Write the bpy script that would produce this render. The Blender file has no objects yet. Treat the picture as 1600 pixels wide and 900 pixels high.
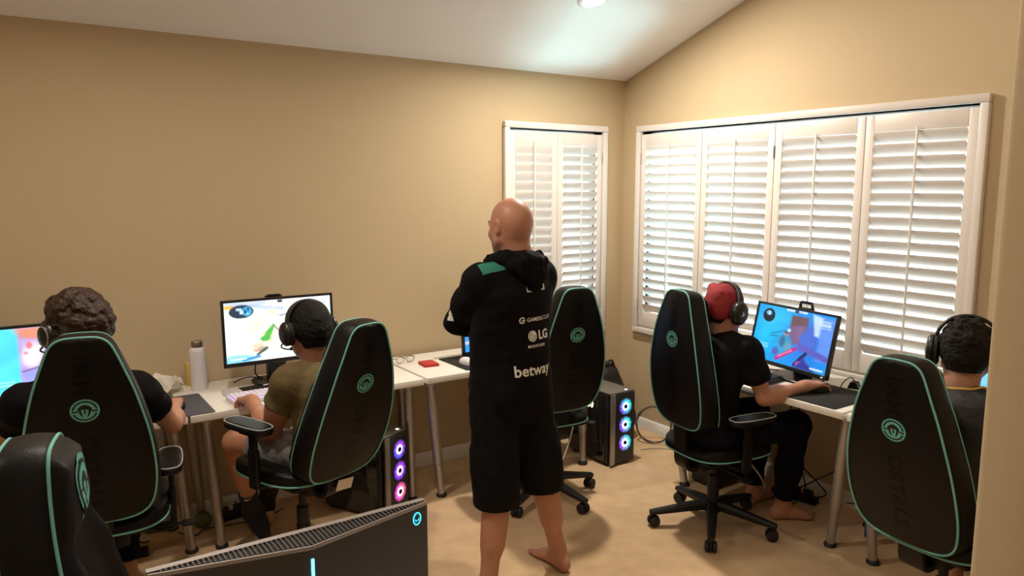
import bpy, bmesh, math, random
import numpy as np
from mathutils import Vector, Matrix
from mathutils.bvhtree import BVHTree
random.seed(7)
PI = math.pi
scene = bpy.context.scene
COL = scene.collection
def R(d): return math.radians(d)

# ------------------------------------------------------------ materials
MATS = {}
def mat(name, color, rough=0.5, metal=0.0, bump=None, emit=None, estr=0.0, spec=0.5, var=None, coat=0.0, sheen=0.0):
    """bump=(scale,strength[,detail]); var=(scale,amount) = natural colour variation of the thing itself"""
    if name in MATS: return MATS[name]
    m = bpy.data.materials.new(name); m.use_nodes = True
    nt = m.node_tree; b = nt.nodes['Principled BSDF']
    b.inputs['Base Color'].default_value = (*color, 1)
    b.inputs['Roughness'].default_value = rough
    b.inputs['Metallic'].default_value = metal
    b.inputs['Specular IOR Level'].default_value = spec
    if coat: b.inputs['Coat Weight'].default_value = coat
    if sheen:
        b.inputs['Sheen Weight'].default_value = sheen
    tc = nt.nodes.new('ShaderNodeTexCoord')
    if bump:
        n = nt.nodes.new('ShaderNodeTexNoise'); n.inputs['Scale'].default_value = bump[0]
        n.inputs['Detail'].default_value = bump[2] if len(bump) > 2 else 4
        nt.links.new(tc.outputs['Object'], n.inputs['Vector'])
        bp = nt.nodes.new('ShaderNodeBump'); bp.inputs['Strength'].default_value = bump[1]
        bp.inputs['Distance'].default_value = 0.01
        nt.links.new(n.outputs['Fac'], bp.inputs['Height'])
        nt.links.new(bp.outputs['Normal'], b.inputs['Normal'])
    if var:
        n = nt.nodes.new('ShaderNodeTexNoise'); n.inputs['Scale'].default_value = var[0]
        n.inputs['Detail'].default_value = 5
        nt.links.new(tc.outputs['Object'], n.inputs['Vector'])
        mx = nt.nodes.new('ShaderNodeMix'); mx.data_type = 'RGBA'
        mx.inputs[6].default_value = (*[max(0, c*(1-var[1])) for c in color], 1)
        mx.inputs[7].default_value = (*[min(1, c*(1+var[1])) for c in color], 1)
        nt.links.new(n.outputs['Fac'], mx.inputs[0])
        nt.links.new(mx.outputs[2], b.inputs['Base Color'])
    if emit:
        b.inputs['Emission Color'].default_value = (*emit, 1)
        b.inputs['Emission Strength'].default_value = estr
    MATS[name] = m
    return m

def attr_mat(name, attr, rough=0.5, emission=0.0, spec=0.5, bump=None, sss=0.0):
    """material whose colour is the colour attribute of the mesh"""
    if name in MATS: return MATS[name]
    m = bpy.data.materials.new(name); m.use_nodes = True
    nt = m.node_tree; b = nt.nodes['Principled BSDF']
    a = nt.nodes.new('ShaderNodeAttribute'); a.attribute_name = attr
    b.inputs['Roughness'].default_value = rough
    b.inputs['Specular IOR Level'].default_value = spec
    if emission:
        b.inputs['Base Color'].default_value = (0.01, 0.01, 0.01, 1)
        nt.links.new(a.outputs['Color'], b.inputs['Emission Color'])
        b.inputs['Emission Strength'].default_value = emission
    else:
        nt.links.new(a.outputs['Color'], b.inputs['Base Color'])
    if sss:
        b.inputs['Subsurface Weight'].default_value = sss
        b.inputs['Subsurface Radius'].default_value = (1.0, 0.35, 0.2)
        b.inputs['Subsurface Scale'].default_value = 0.006
    if bump:
        tc = nt.nodes.new('ShaderNodeTexCoord')
        n = nt.nodes.new('ShaderNodeTexNoise'); n.inputs['Scale'].default_value = bump[0]
        nt.links.new(tc.outputs['Object'], n.inputs['Vector'])
        bp = nt.nodes.new('ShaderNodeBump'); bp.inputs['Strength'].default_value = bump[1]
        bp.inputs['Distance'].default_value = 0.01
        nt.links.new(n.outputs['Fac'], bp.inputs['Height'])
        nt.links.new(bp.outputs['Normal'], b.inputs['Normal'])
    MATS[name] = m
    return m

# ------------------------------------------------------------ mesh building
class MB:
    def __init__(s): s.v = []; s.f = []; s.mi = []
    def add(s, vs, fs, mi=0):
        o = len(s.v); s.v += [tuple(p) for p in vs]; s.f += [tuple(i+o for i in f) for f in fs]; s.mi += [mi]*len(fs)
        return s
    def box(s, c, size, bev=0.0, rot=None, mi=0, seg=2):
        bm = bmesh.new(); bmesh.ops.create_cube(bm, size=1)
        for v in bm.verts: v.co = Vector((v.co.x*size[0], v.co.y*size[1], v.co.z*size[2]))
        if bev > 0: bmesh.ops.bevel(bm, geom=bm.edges[:], offset=min(bev, min(size)*0.49), segments=seg, affect='EDGES', profile=0.5)
        M = Matrix.Translation(Vector(c)) @ (rot.to_4x4() if rot else Matrix.Identity(4))
        bm.verts.index_update()
        vs = [M @ v.co for v in bm.verts]; fs = [[v.index for v in f.verts] for f in bm.faces]
        bm.free(); return s.add(vs, fs, mi)
    def bar(s, a, b, w, h, bev=0.0, up=(0, 0, 1), mi=0):
        a, b = Vector(a), Vector(b); d = b-a; L = d.length; x = d.normalized()
        y = Vector(up).cross(x); y = y.normalized() if y.length > 1e-5 else Vector((0, 1, 0)); z = x.cross(y)
        rot = Matrix((x, y, z)).transposed()
        return s.box((a+b)/2, (L, w, h), bev, rot, mi)
    def tube(s, pts, r, n=10, closed=False, caps=True, mi=0):
        pts = [Vector(p) for p in pts]; N = len(pts)
        rs = [r]*N if not hasattr(r, '__len__') else list(r)
        tang = []
        for i in range(N):
            if closed: t = pts[(i+1) % N]-pts[i-1]
            else: t = pts[min(i+1, N-1)]-pts[max(i-1, 0)]
            tang.append(t.normalized() if t.length > 1e-9 else Vector((0, 0, 1)))
        up = Vector((0, 0, 1)) if abs(tang[0].z) < .9 else Vector((1, 0, 0))
        nrm = (up - tang[0]*up.dot(tang[0])).normalized()
        vs = []; fs = []
        for i in range(N):
            nrm = (nrm - tang[i]*nrm.dot(tang[i]))
            nrm = nrm.normalized() if nrm.length > 1e-6 else tang[i].orthogonal().normalized()
            bi = tang[i].cross(nrm)
            for k in range(n):
                a = 2*PI*k/n; vs.append(pts[i] + (nrm*math.cos(a)+bi*math.sin(a))*rs[i])
        for i in range(N if closed else N-1):
            j = (i+1) % N
            for k in range(n):
                k2 = (k+1) % n; fs.append((i*n+k, i*n+k2, j*n+k2, j*n+k))
        if caps and not closed:
            fs.append(tuple(range(n-1, -1, -1))); fs.append(tuple((N-1)*n+k for k in range(n)))
        return s.add(vs, fs, mi)
    def lathe(s, prof, n=32, c=(0, 0, 0), axis=None, mi=0, cap=True):
        """prof: list of (r,z); axis: direction of +z"""
        q = Matrix.Identity(3) if axis is None else Vector(axis).normalized().to_track_quat('Z', 'Y').to_matrix()
        vs = []; fs = []; N = len(prof); c = Vector(c)
        for (r, z) in prof:
            for k in range(n):
                a = 2*PI*k/n; vs.append(q @ Vector((r*math.cos(a), r*math.sin(a), z)) + c)
        for i in range(N-1):
            for k in range(n):
                k2 = (k+1) % n; fs.append((i*n+k, i*n+k2, (i+1)*n+k2, (i+1)*n+k))
        if cap:
            if prof[0][0] > 1e-6: fs.append(tuple(range(n-1, -1, -1)))
            if prof[-1][0] > 1e-6: fs.append(tuple((N-1)*n+k for k in range(n)))
        return s.add(vs, fs, mi)
    def cyl(s, a, b, r, n=20, mi=0, r2=None):
        a, b = Vector(a), Vector(b)
        return s.lathe([(r, 0), (r if r2 is None else r2, (b-a).length)], n, a, b-a, mi)
    def prism(s, poly, depth, M=None, mi=0):
        """poly 2D (x,y) extruded 0..depth in z, through matrix M"""
        M = M or Matrix.Identity(4); n = len(poly)
        vs = [M @ Vector((p[0], p[1], 0)) for p in poly]+[M @ Vector((p[0], p[1], depth)) for p in poly]
        fs = [tuple(range(n-1, -1, -1)), tuple(range(n, 2*n))]+[(i, (i+1) % n, n+(i+1) % n, n+i) for i in range(n)]
        return s.add(vs, fs, mi)
    def build(s, name, mats, parent=None, smooth=True, angle=40, loc=None, merge=False):
        me = bpy.data.meshes.new(name)
        off = Vector(loc) if loc is not None else Vector((0, 0, 0))
        me.from_pydata([tuple(Vector(p)-off) for p in s.v], [], s.f)
        if not isinstance(mats, (list, tuple)): mats = [mats]
        for m in mats: me.materials.append(m)
        me.polygons.foreach_set('material_index', s.mi)
        bm = bmesh.new(); bm.from_mesh(me)
        if merge: bmesh.ops.remove_doubles(bm, verts=bm.verts[:], dist=1e-5)
        bmesh.ops.recalc_face_normals(bm, faces=bm.faces[:]); bm.to_mesh(me); bm.free()
        if smooth:
            me.polygons.foreach_set('use_smooth', [True]*len(me.polygons))
            me.set_sharp_from_angle(angle=R(angle))
        o = bpy.data.objects.new(name, me); COL.objects.link(o)
        if loc is not None: o.location = off
        if parent: o.parent = parent
        return o

def tag(o, label=None, cat=None, group=None, kind=None):
    if label: o['label'] = label
    if cat: o['category'] = cat
    if group: o['group'] = group
    if kind: o['kind'] = kind
    return o
def empty(name, loc=(0, 0, 0), rz=0.0, label=None, cat=None, group=None, kind=None):
    o = bpy.data.objects.new(name, None); COL.objects.link(o); o.empty_display_size = .1
    o.location = loc; o.rotation_euler = (0, 0, rz)
    return tag(o, label, cat, group, kind)
def kids(o): return [c for c in bpy.data.objects if c.parent == o]
CH = {}
def copy_tree(o, parent=None):
    c = o.copy(); COL.objects.link(c)
    if parent:
        c.parent = parent; c.matrix_parent_inverse = o.matrix_parent_inverse.copy()
    for ch in kids(o): copy_tree(ch, c)
    return c

def bez(pts, n=8):
    """Catmull-Rom through points"""
    P = [Vector(p) for p in pts]; P = [P[0]*2-P[1]]+P+[P[-1]*2-P[-2]]; out = []
    for i in range(1, len(P)-2):
        for k in range(n):
            t = k/n; p0, p1, p2, p3 = P[i-1], P[i], P[i+1], P[i+2]
            out.append(0.5*((2*p1)+(p2-p0)*t+(2*p0-5*p1+4*p2-p3)*t*t+(3*p1-p0-3*p2+p3)*t**3))
    out.append(P[-2]); return out

def text_polys(txt, size, bold=0.0, spacing=1.0, shear=0.0):
    """lettering as flat verts/faces (2D), origin at centre of its bounding box"""
    cu = bpy.data.curves.new('t', 'FONT'); cu.body = txt; cu.size = size; cu.offset = bold
    cu.space_character = spacing; cu.shear = shear; cu.resolution_u = 3
    o = bpy.data.objects.new('t', cu); COL.objects.link(o)
    dg = bpy.context.evaluated_depsgraph_get(); me = bpy.data.meshes.new_from_object(o.evaluated_get(dg))
    vs = [(v.co.x, v.co.y) for v in me.vertices]; fs = [tuple(p.vertices) for p in me.polygons]
    bpy.data.objects.remove(o); bpy.data.curves.remove(cu); bpy.data.meshes.remove(me)
    x0 = min(v[0] for v in vs); x1 = max(v[0] for v in vs); y0 = min(v[1] for v in vs); y1 = max(v[1] for v in vs)
    cx, cy = (x0+x1)/2, (y0+y1)/2
    return [(x-cx, y-cy) for x, y in vs], fs, (x1-x0, y1-y0)

# ------------------------------------------------------------ materials used everywhere
M_WALL = mat('wall_paint', (.54, .42, .262), .75, bump=(180, .06))
M_CEIL = mat('ceiling_paint', (.87, .86, .85), .9, bump=(220, .08))
M_TRIM = mat('white_trim_paint', (.84, .82, .79), .45)
M_SHUT = mat('shutter_paint', (.74, .69, .65), .4)
M_DESK = mat('white_laminate', (.85, .82, .76), .38)
M_STEEL = mat('grey_steel', (.42, .41, .41), .38, .75)
M_RUB = mat('black_rubber', (.012, .011, .011), .6)
M_BLKPL = mat('black_plastic', (.005, .0045, .005), .45, bump=(400, .05), spec=.3)
M_LEATH = mat('black_leather', (.0042, .0034, .0038), .46, bump=(260, .12), spec=.22)
M_LEATS = mat('black_leather_smooth', (.006, .005, .006), .40, bump=(90, .08), spec=.3)
M_TEAL = mat('teal_piping', (.17, .50, .46), .55)
M_TEALE = mat('teal_embroidery', (.14, .48, .43), .6)
M_GHOST = mat('black_stitching', (.0045, .004, .004), .8)
M_GREYP = mat('pale_grey_piping', (.42, .50, .50), .55)
M_MESHBK = mat('matte_black_metal', (.01, .01, .011), .5, .3)
M_WHITEPL = mat('white_plastic', (.82, .80, .82), .35)
M_CABLE = mat('black_cable', (.012, .011, .011), .55)
M_CABLEG = mat('grey_cable', (.45, .43, .41), .55)
# ============================================================ camera
CAM_H = 1.75
cam = bpy.data.cameras.new('camera'); cam.sensor_width = 36; cam.lens = 36*1166/1600
cam.clip_start = .02
co = bpy.data.objects.new('camera', cam); COL.objects.link(co)
co.location = (0, 0, CAM_H); co.rotation_euler = (R(90-7.7), 0, R(-34.2))
scene.camera = co

# ============================================================ room
XW, YW = 3.755, 4.08          # wall_right plane, wall_left plane
X0, Y0 = -2.3, -2.2           # far ends behind the camera
EAVE, SL, YR = 2.50, 0.346, 0.9
def ceil_z(y): return EAVE + SL*(YW-max(y, YR))
def slab_with_hole(name, axis, plane, a0, a1, z0, z1, hole, th, m, ztop=None):
    """wall in plane axis=const (inner face) of thickness th outward; hole=(h0,h1,hz0,hz1); ztop(a) for sloped head"""
    mb = MB(); sgn = th
    def P(a, z, d): return (plane+d, a, z) if axis == 'x' else (a, plane+d, z)
    zt = ztop or (lambda a: z1)
    if hole:
        h0, h1, hz0, hz1 = hole
        cells = [(a0, h0, None), (h0, h1, 'b'), (h0, h1, 't'), (h1, a1, None)]
    else: cells = [(a0, a1, None)]
    for (p, q, k) in cells:
        n = 1 if ztop is None else max(1, int((q-p)/.4))
        for i in range(n):
            u, w = p+(q-p)*i/n, p+(q-p)*(i+1)/n
            lo_u = lo_w = z0; hi_u, hi_w = zt(u), zt(w)
            if k == 'b': hi_u = hi_w = hz0
            if k == 't': lo_u = lo_w = hz1
            vs = [P(u, lo_u, 0), P(w, lo_w, 0), P(w, hi_w, 0), P(u, hi_u, 0), P(u, lo_u, sgn), P(w, lo_w, sgn), P(w, hi_w, sgn), P(u, hi_u, sgn)]
            mb.add(vs, [(0, 1, 2, 3), (7, 6, 5, 4), (0, 4, 5, 1), (1, 5, 6, 2), (2, 6, 7, 3), (3, 7, 4, 0)])
    o = mb.build(name, m, smooth=False); tag(o, kind='structure'); return o
# window openings (inside the casings)
W1 = (2.738, 3.534, .752, 2.133)     # on wall_left: x0,x1,z0,z1
W2 = (1.682, 3.888, .752, 2.133)    # on wall_right: y0,y1,z0,z1
slab_with_hole('wall_left', 'y', YW, X0-.15, XW+.15, -.1, EAVE+.05, W1, .15, M_WALL)
slab_with_hole('wall_right', 'x', XW, Y0-.15, YW, -.1, 3.8, W2, .15, M_WALL, ztop=lambda a: ceil_z(a)+.04)
slab_with_hole('wall_back', 'y', Y0, X0-.15, XW, -.1, 3.72, None, -.15, M_WALL)
slab_with_hole('wall_side', 'x', X0, Y0, YW, -.1, 3.8, None, -.15, M_WALL, ztop=lambda a: ceil_z(a)+.04)
# partition that ends beside the camera (its end is the strip at the right of the picture)
PX, PY0, PY1 = 1.322, .435, .555
mb = MB(); mb.box(((PX+XW)/2, (PY0+PY1)/2, 1.95), (XW-PX, PY1-PY0, 3.9), .012, seg=3)
tag(mb.build('wall_partition', M_WALL), kind='structure')
# floor: carpet
m = mat('beige_carpet', (.60, .47, .32), .95, spec=.15)
nt = m.node_tree; b = nt.nodes['Principled BSDF']; tc = nt.nodes.new('ShaderNodeTexCoord')
n1 = nt.nodes.new('ShaderNodeTexNoise'); n1.inputs['Scale'].default_value = 420; n1.inputs['Detail'].default_value = 3
n2 = nt.nodes.new('ShaderNodeTexNoise'); n2.inputs['Scale'].default_value = 9; n2.inputs['Detail'].default_value = 6
for n in (n1, n2): nt.links.new(tc.outputs['Object'], n.inputs['Vector'])
cr = nt.nodes.new('ShaderNodeValToRGB'); cr.color_ramp.elements[0].color = (.55, .375, .215, 1); cr.color_ramp.elements[1].color = (.82, .59, .365, 1)
cr.color_ramp.elements[0].position = .3; cr.color_ramp.elements[1].position = .7
ad = nt.nodes.new('ShaderNodeMath'); ad.operation = 'MULTIPLY_ADD'; ad.inputs[1].default_value = .55
nt.links.new(n1.outputs['Fac'], ad.inputs[0])
mu = nt.nodes.new('ShaderNodeMath'); mu.operation = 'MULTIPLY'; mu.inputs[1].default_value = .45
nt.links.new(n2.outputs['Fac'], mu.inputs[0]); nt.links.new(mu.outputs[0], ad.inputs[2])
nt.links.new(ad.outputs[0], cr.inputs['Fac']); nt.links.new(cr.outputs['Color'], b.inputs['Base Color'])
bp = nt.nodes.new('ShaderNodeBump'); bp.inputs['Strength'].default_value = .6; bp.inputs['Distance'].default_value = .012
nt.links.new(ad.outputs[0], bp.inputs['Height']); nt.links.new(bp.outputs['Normal'], b.inputs['Normal'])
mb = MB(); mb.box(((X0+XW)/2, (Y0+YW)/2, -.06), (XW-X0+.3, YW-Y0+.3, .12))
tag(mb.build('floor', m, smooth=False), kind='structure')
# ceiling: slopes up from the left wall's eave
mb = MB(); T = .1
prof = [(YW+.15, ceil_z(YW)-SL*.15), (YR, ceil_z(YR)), (Y0-.15, ceil_z(YR))]
for (ya, za), (yb, zb) in zip(prof, prof[1:]):
    vs = [(x, y, z+d) for d in (0, T) for (x, y, z) in ((X0-.15, ya, za), (XW+.15, ya, za), (XW+.15, yb, zb), (X0-.15, yb, zb))]
    mb.add(vs, [(0, 1, 2, 3), (7, 6, 5, 4), (0, 4, 5, 1), (1, 5, 6, 2), (2, 6, 7, 3), (3, 7, 4, 0)])
tag(mb.build('ceiling', M_CEIL, smooth=False), kind='structure')
# baseboards
def baseboard(name, a, b, nrm):
    mb = MB(); a, b, nrm = Vector(a), Vector(b), Vector(nrm); d = (b-a).normalized()
    pr = [(0, 0), (.014, 0), (.014, .06), (.009, .075), (.004, .083), (0, .083)]
    vs = [a + nrm*p + Vector((0, 0, q)) for p, q in pr]+[b + nrm*p + Vector((0, 0, q)) for p, q in pr]; n = len(pr)
    mb.add(vs, [tuple(range(n)), tuple(range(2*n-1, n-1, -1))]+[(i, (i+1) % n, n+(i+1) % n, n+i) for i in range(n)])
    tag(mb.build(name, M_TRIM, angle=30), kind='structure')
baseboard('baseboard_left', (X0, YW, 0), (XW, YW, 0), (0, -1, 0))
baseboard('baseboard_right', (XW, PY1, 0), (XW, YW, 0), (-1, 0, 0))
baseboard('baseboard_partition', (PX+.01, PY1, 0), (XW, PY1, 0), (0, 1, 0))

# windows: a glazed frame in each opening
m_glass = mat('window_glass', (.9, .95, .95), .02); nt = m_glass.node_tree; nt.nodes.remove(nt.nodes['Principled BSDF'])
tr = nt.nodes.new('ShaderNodeBsdfTransparent'); tr.inputs['Color'].default_value = (.94, .97, .97, 1); gl = nt.nodes.new('ShaderNodeBsdfGlossy'); gl.inputs['Roughness'].default_value = .02
mx = nt.nodes.new('ShaderNodeMixShader'); mx.inputs[0].default_value = .06
nt.links.new(tr.outputs[0], mx.inputs[1]); nt.links.new(gl.outputs[0], mx.inputs[2]); nt.links.new(mx.outputs[0], nt.nodes['Material Output'].inputs['Surface'])
def window(name, M, w, h):
    """M maps local (u along wall, d into the room, z) ; opening 0..w, 0..h; wall outside is -d"""
    e = empty(name, kind='structure'); e.matrix_world = M
    mb = MB(); f = .045
    for (c, s) in (((w/2, -.10, f/2), (w, .05, f)), ((w/2, -.10, h-.006), (w, .05, .012)), ((f/2, -.10, h/2), (f, .05, h-.03)),
                   ((w-f/2, -.10, h/2), (f, .05, h-.03)), ((w/2, -.10, h/2), (.03, .04, h-2*f))): mb.box(c, s, .004)
    mb.build('window_frame', M_TRIM, e)
    mb = MB(); mb.box((w/2, -.10, h/2+.018), (w-2*f, .004, h-.058)); g = mb.build('window_glass', m_glass, e, smooth=False)
    # opening lining
    mb = MB()
    for (c, s) in (((w/2, -.075, -.006), (w+.024, .15, .012)), ((w/2, -.075, h+.006), (w+.024, .15, .012)),
                   ((-.006, -.075, h/2), (.012, .15, h)), ((w+.006, -.075, h/2), (.012, .15, h))): mb.box(c, s)
    mb.build('reveal', M_TRIM, e, smooth=False)
    return e
ML = Matrix(((1, 0, 0, 0), (0, -1, 0, YW), (0, 0, 1, 0), (0, 0, 0, 1)))      # u=+x, d=-y  (mirror: fix with u reversed below)
def wallM(o, u, d): # columns u, d, z
    return Matrix(((u[0], d[0], 0, o[0]), (u[1], d[1], 0, o[1]), (0, 0, 1, o[2]), (0, 0, 0, 1)))
# right-handed frames: u x d = z
M1 = wallM((W1[1], YW, W1[2]), (-1, 0), (0, -1))        # u runs -x
M2 = wallM((XW, W2[0], W2[2]), (0, 1), (-1, 0))         # u runs +y
window('window_1', M1, W1[1]-W1[0], W1[3]-W1[2])
window('window_2', M2, W2[1]-W2[0], W2[3]-W2[2])

# plantation shutters
def shutter(M, w, h, npan, tilts, label):
    root = empty('window_shutter', label=label, cat='shutter'); root.matrix_world = M
    cw, cd = .040, .034                       # casing width / how far it stands into the room
    mb = MB()
    for (c, s) in (((w/2, cd/2, -cw/2), (w+2*cw, cd, cw)), ((w/2, cd/2, h+cw/2), (w+2*cw, cd, cw)),
                   ((-cw/2, cd/2, h/2), (cw, cd, h)), ((w+cw/2, cd/2, h/2), (cw, cd, h))): mb.box(c, s, .006)
    # inner lip
    for (c, s) in (((w/2, -.01, .006), (w, .03, .012)),): mb.box(c, s, .002)
    mb.build('casing', M_SHUT, root)
    gap = .004; pw = (w-gap*(npan+1))/npan; th = .028; zb, zt = .014, h-.020
    for i in range(npan):
        u0 = gap+i*(pw+gap); u1 = u0+pw; st = .045; rt, rb = .085, .10
        mb = MB(); dc = .004
        mb.box((u0+st/2, dc, (zb+zt)/2), (st, th, zt-zb), .004); mb.box((u1-st/2, dc, (zb+zt)/2), (st, th, zt-zb), .004)
        mb.box(((u0+u1)/2, dc, zb+rb/2), (pw-2*st, th, rb), .003); mb.box(((u0+u1)/2, dc, zt-rt/2), (pw-2*st, th, rt), .003)
        pn = mb.build('shutter_panel', M_SHUT, root)
        z0, z1 = zb+rb, zt-rt; ns = 19; pitch = (z1-z0)/ns; blade = pitch*1.16
        mb = MB(); t = R(tilts[i])            # tilt: outer edge up
        for k in range(ns):
            zc = z0+pitch*(k+.5); tt = t + R(random.uniform(-1.2, 1.2)); L = u1-u0-2*st-.004
            # elliptical blade section in (d,z): direction from inner edge to outer edge = (-cos, +sin)
            prof = []
            for q in range(12):
                a = 2*PI*q/12; p = blade/2*math.cos(a); r = .0048*math.sin(a)
                prof.append((dc-p*math.cos(tt)+r*math.sin(tt), zc+p*math.sin(tt)+r*math.cos(tt)))
            vs = [((u0+u1)/2-L/2, d, z) for d, z in prof]+[((u0+u1)/2+L/2, d, z) for d, z in prof]
            mb.add(vs, [tuple(range(12)), tuple(range(23, 11, -1))]+[(q, (q+1) % 12, 12+(q+1) % 12, 12+q) for q in range(12)])
        mb.build('louvers', M_SHUT, pn)
        mb = MB(); dr = dc+blade/2*math.cos(t)+.007
        off = -blade/2*math.sin(t)
        mb.box(((u0+u1)/2, dr, (z0+z1)/2+off), (.011, .011, z1-z0-pitch*.4), .003); mb.build('tilt_rod', M_SHUT, pn)
        ue = u0-.002 if i % 2 == 0 else u1+.002
        for zz in (zb+.16, zt-.16):
            mb = MB(); mb.cyl((ue, dc+th/2+.003, zz-.035), (ue, dc+th/2+.003, zz+.035), .0045, 10); mb.build('hinge', mat('hinge_metal', (.55, .53, .5), .4, .6), pn)
    return root
shutter(M1, W1[1]-W1[0], W1[3]-W1[2], 2, (-50, -68), 'narrow white two-panel louvered shutter on the wall behind the standing man')
shutter(M2, W2[1]-W2[0], W2[3]-W2[2], 4, (-56, -52, -52, -54), 'wide white four-panel louvered shutter on the wall above the desks at right')

# recessed ceiling lights (slope follows the ceiling)
m_lens = mat('lamp_lens', (.9, .9, .88), .4, emit=(1, .93, .82), estr=14)
def downlight(x, y, power, label, group='recessed ceiling lights'):
    z = ceil_z(y); sl = math.atan(SL) if y > YR else 0
    e = empty('ceiling_light', (x, y, z-.001), label=label, cat='ceiling light', group=None)
    e.rotation_euler = (-sl, 0, 0)
    mb = MB(); mb.lathe([(.066, -.002), (.066, -.010), (.072, -.013), (.088, -.010), (.094, -.003), (.094, 0), (.066, 0)], 40, cap=False); mb.build('trim_ring', M_TRIM, e)
    mb = MB(); mb.lathe([(0, -.007), (.04, -.0065), (.066, -.004), (.066, -.0005), (0, -.0005)], 40, cap=False); mb.build('lamp_lens', m_lens, e)
    l = bpy.data.lights.new('lamp', 'AREA'); l.shape = 'DISK'; l.size = .11; l.energy = power; l.color = (1, .885, .74); l.spread = R(180)
    lo = bpy.data.objects.new('lamp', l); COL.objects.link(lo); lo.parent = e; lo.location = (0, 0, -.016)
    return e
POW = 20
downlight(2.776, 3.283, 46, 'round recessed ceiling light above the standing man')
for (x, y, p, lb) in ((.45, 2.75, 27, 'recessed ceiling light over the left desks'), (2.75, 1.55, 6, 'recessed ceiling light over the right desks'),
                      (.45, 1.2, 10, 'recessed ceiling light near the curved monitor'), (-1.4, 2.4, 12, 'recessed ceiling light at the far left'),
                      (-.6, -.9, 9, 'recessed ceiling light behind the viewer')):
    downlight(x, y, p, lb)
# outdoors: pale paving round the house, the roof's eaves over the windows, sun and sky
m_pave = mat('pale_paving', (.62, .64, .63), .9, var=(2.0, .12))
mb = MB(); mb.box((XW+.15+7, 2, -.36), (14, 26, .12)); tag(mb.build('ground', m_pave, smooth=False), kind='structure')
mb = MB(); mb.box((-4, YW+.15+7, -.36), (15.8, 14, .12)); tag(mb.build('ground', m_pave, smooth=False), kind='structure')
sun = bpy.data.lights.new('sun', 'SUN'); sun.energy = 13; sun.angle = R(.5); sun.color = (1, .97, .92)
so = bpy.data.objects.new('sun', sun); COL.objects.link(so); so.rotation_euler = Vector((-.55, -.50, -.80)).to_track_quat('-Z', 'Y').to_euler()
# added unseen spot lamp, standing in for sun off paving, brightens the sloping ceiling
gl_ = bpy.data.lights.new('ceiling_patch_spot', 'SPOT'); gl_.energy = 800; gl_.color = (.50, .93, 1); gl_.shadow_soft_size = .18; gl_.spot_size = R(38); gl_.spot_blend = 1.0
go = bpy.data.objects.new('ceiling_patch_spot', gl_); COL.objects.link(go); go.location = (4.55, 3.60, -.27); go.rotation_euler = (Vector((3.20, 3.56, 2.68))-Vector(go.location)).to_track_quat('-Z', 'Y').to_euler()
w = bpy.data.worlds.new('daylight'); scene.world = w; w.use_nodes = True
bg = w.node_tree.nodes['Background']; bg.inputs['Color'].default_value = (.66, .88, 1.0, 1); bg.inputs['Strength'].default_value = 4.2
vs = scene.view_settings
scene.display_settings.display_device = 'sRGB'
vs.view_transform = 'Standard'; vs.look = 'None'; vs.gamma = 1; vs.exposure = 0; vs.use_curve_mapping = False
# ============================================================ gaming chair (faces +x in its own space)
OUTL = [(0, 0), (0, .06), (.004, .105), (.018, .148), (.05, .180), (.10, .198), (.18, .208), (.27, .206), (.36, .196), (.45, .178), (.54, .155),
        (.62, .128), (.68, .106), (.712, .090), (.730, .070), (.738, .045), (.740, 0)]
HC = .34
def smooth_outline():
    pts = bez([(p[1], p[0], 0) for p in OUTL], 4)
    right = [(p.x*.94, p.y) for p in pts]
    left = [(-x, y) for x, y in reversed(right[1:-1])]
    return right+left
BO = smooth_outline()
def half_w(h):
    for (h0, w0), (h1, w1) in zip(OUTL, OUTL[1:]):
        if h0 <= h <= h1 and h1 > h0: return .94*(w0+(w1-w0)*(h-h0)/(h1-h0))
    return .05
def spine(h):                     # rear surface of the backrest in the chair's x-z plane
    t = h/.74
    return (-.245 - .125*t - .03*math.sin(PI*t) + .02*max(0, t-.75)*4*max(0, t-.75), .570+h*.91)
def back_thick(h): return .115 - .03*h/.74
def back_pt(y, h, off):
    """rear surface point; off > 0 stands out behind"""
    x, z = spine(h); w = max(half_w(h), .03); q = min(1, abs(y)/w)
    bulge = .010*(1-q*q)
    return (x-off-bulge, y, z)
def front_pt(y, h, off):
    x, z = spine(h); w = max(half_w(h), .03); q = min(1, abs(y)/w)
    edge = min(1, (1-q)/.14, h/.05, (.74-h)/.05); edge = max(0, edge); edge = edge*edge*(3-2*edge)
    d = back_thick(h) + .016*edge
    bol = math.exp(-((q-.78)/.16)**2)*(1 if h < .45 else max(0, 1-(h-.45)/.1)); d += .030*bol*edge
    if h > .52: d += .026*edge*min(1, (h-.52)/.06)*(1-.35*q*q)
    if h < .3: d += .012*edge*math.sin(PI*min(1, h/.3))
    return (x+d+off, y, z)
def ring_pts(s, fn):
    out = []
    for (y, h) in BO: out.append(fn(y*s, HC+(h-HC)*s))
    return out
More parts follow.
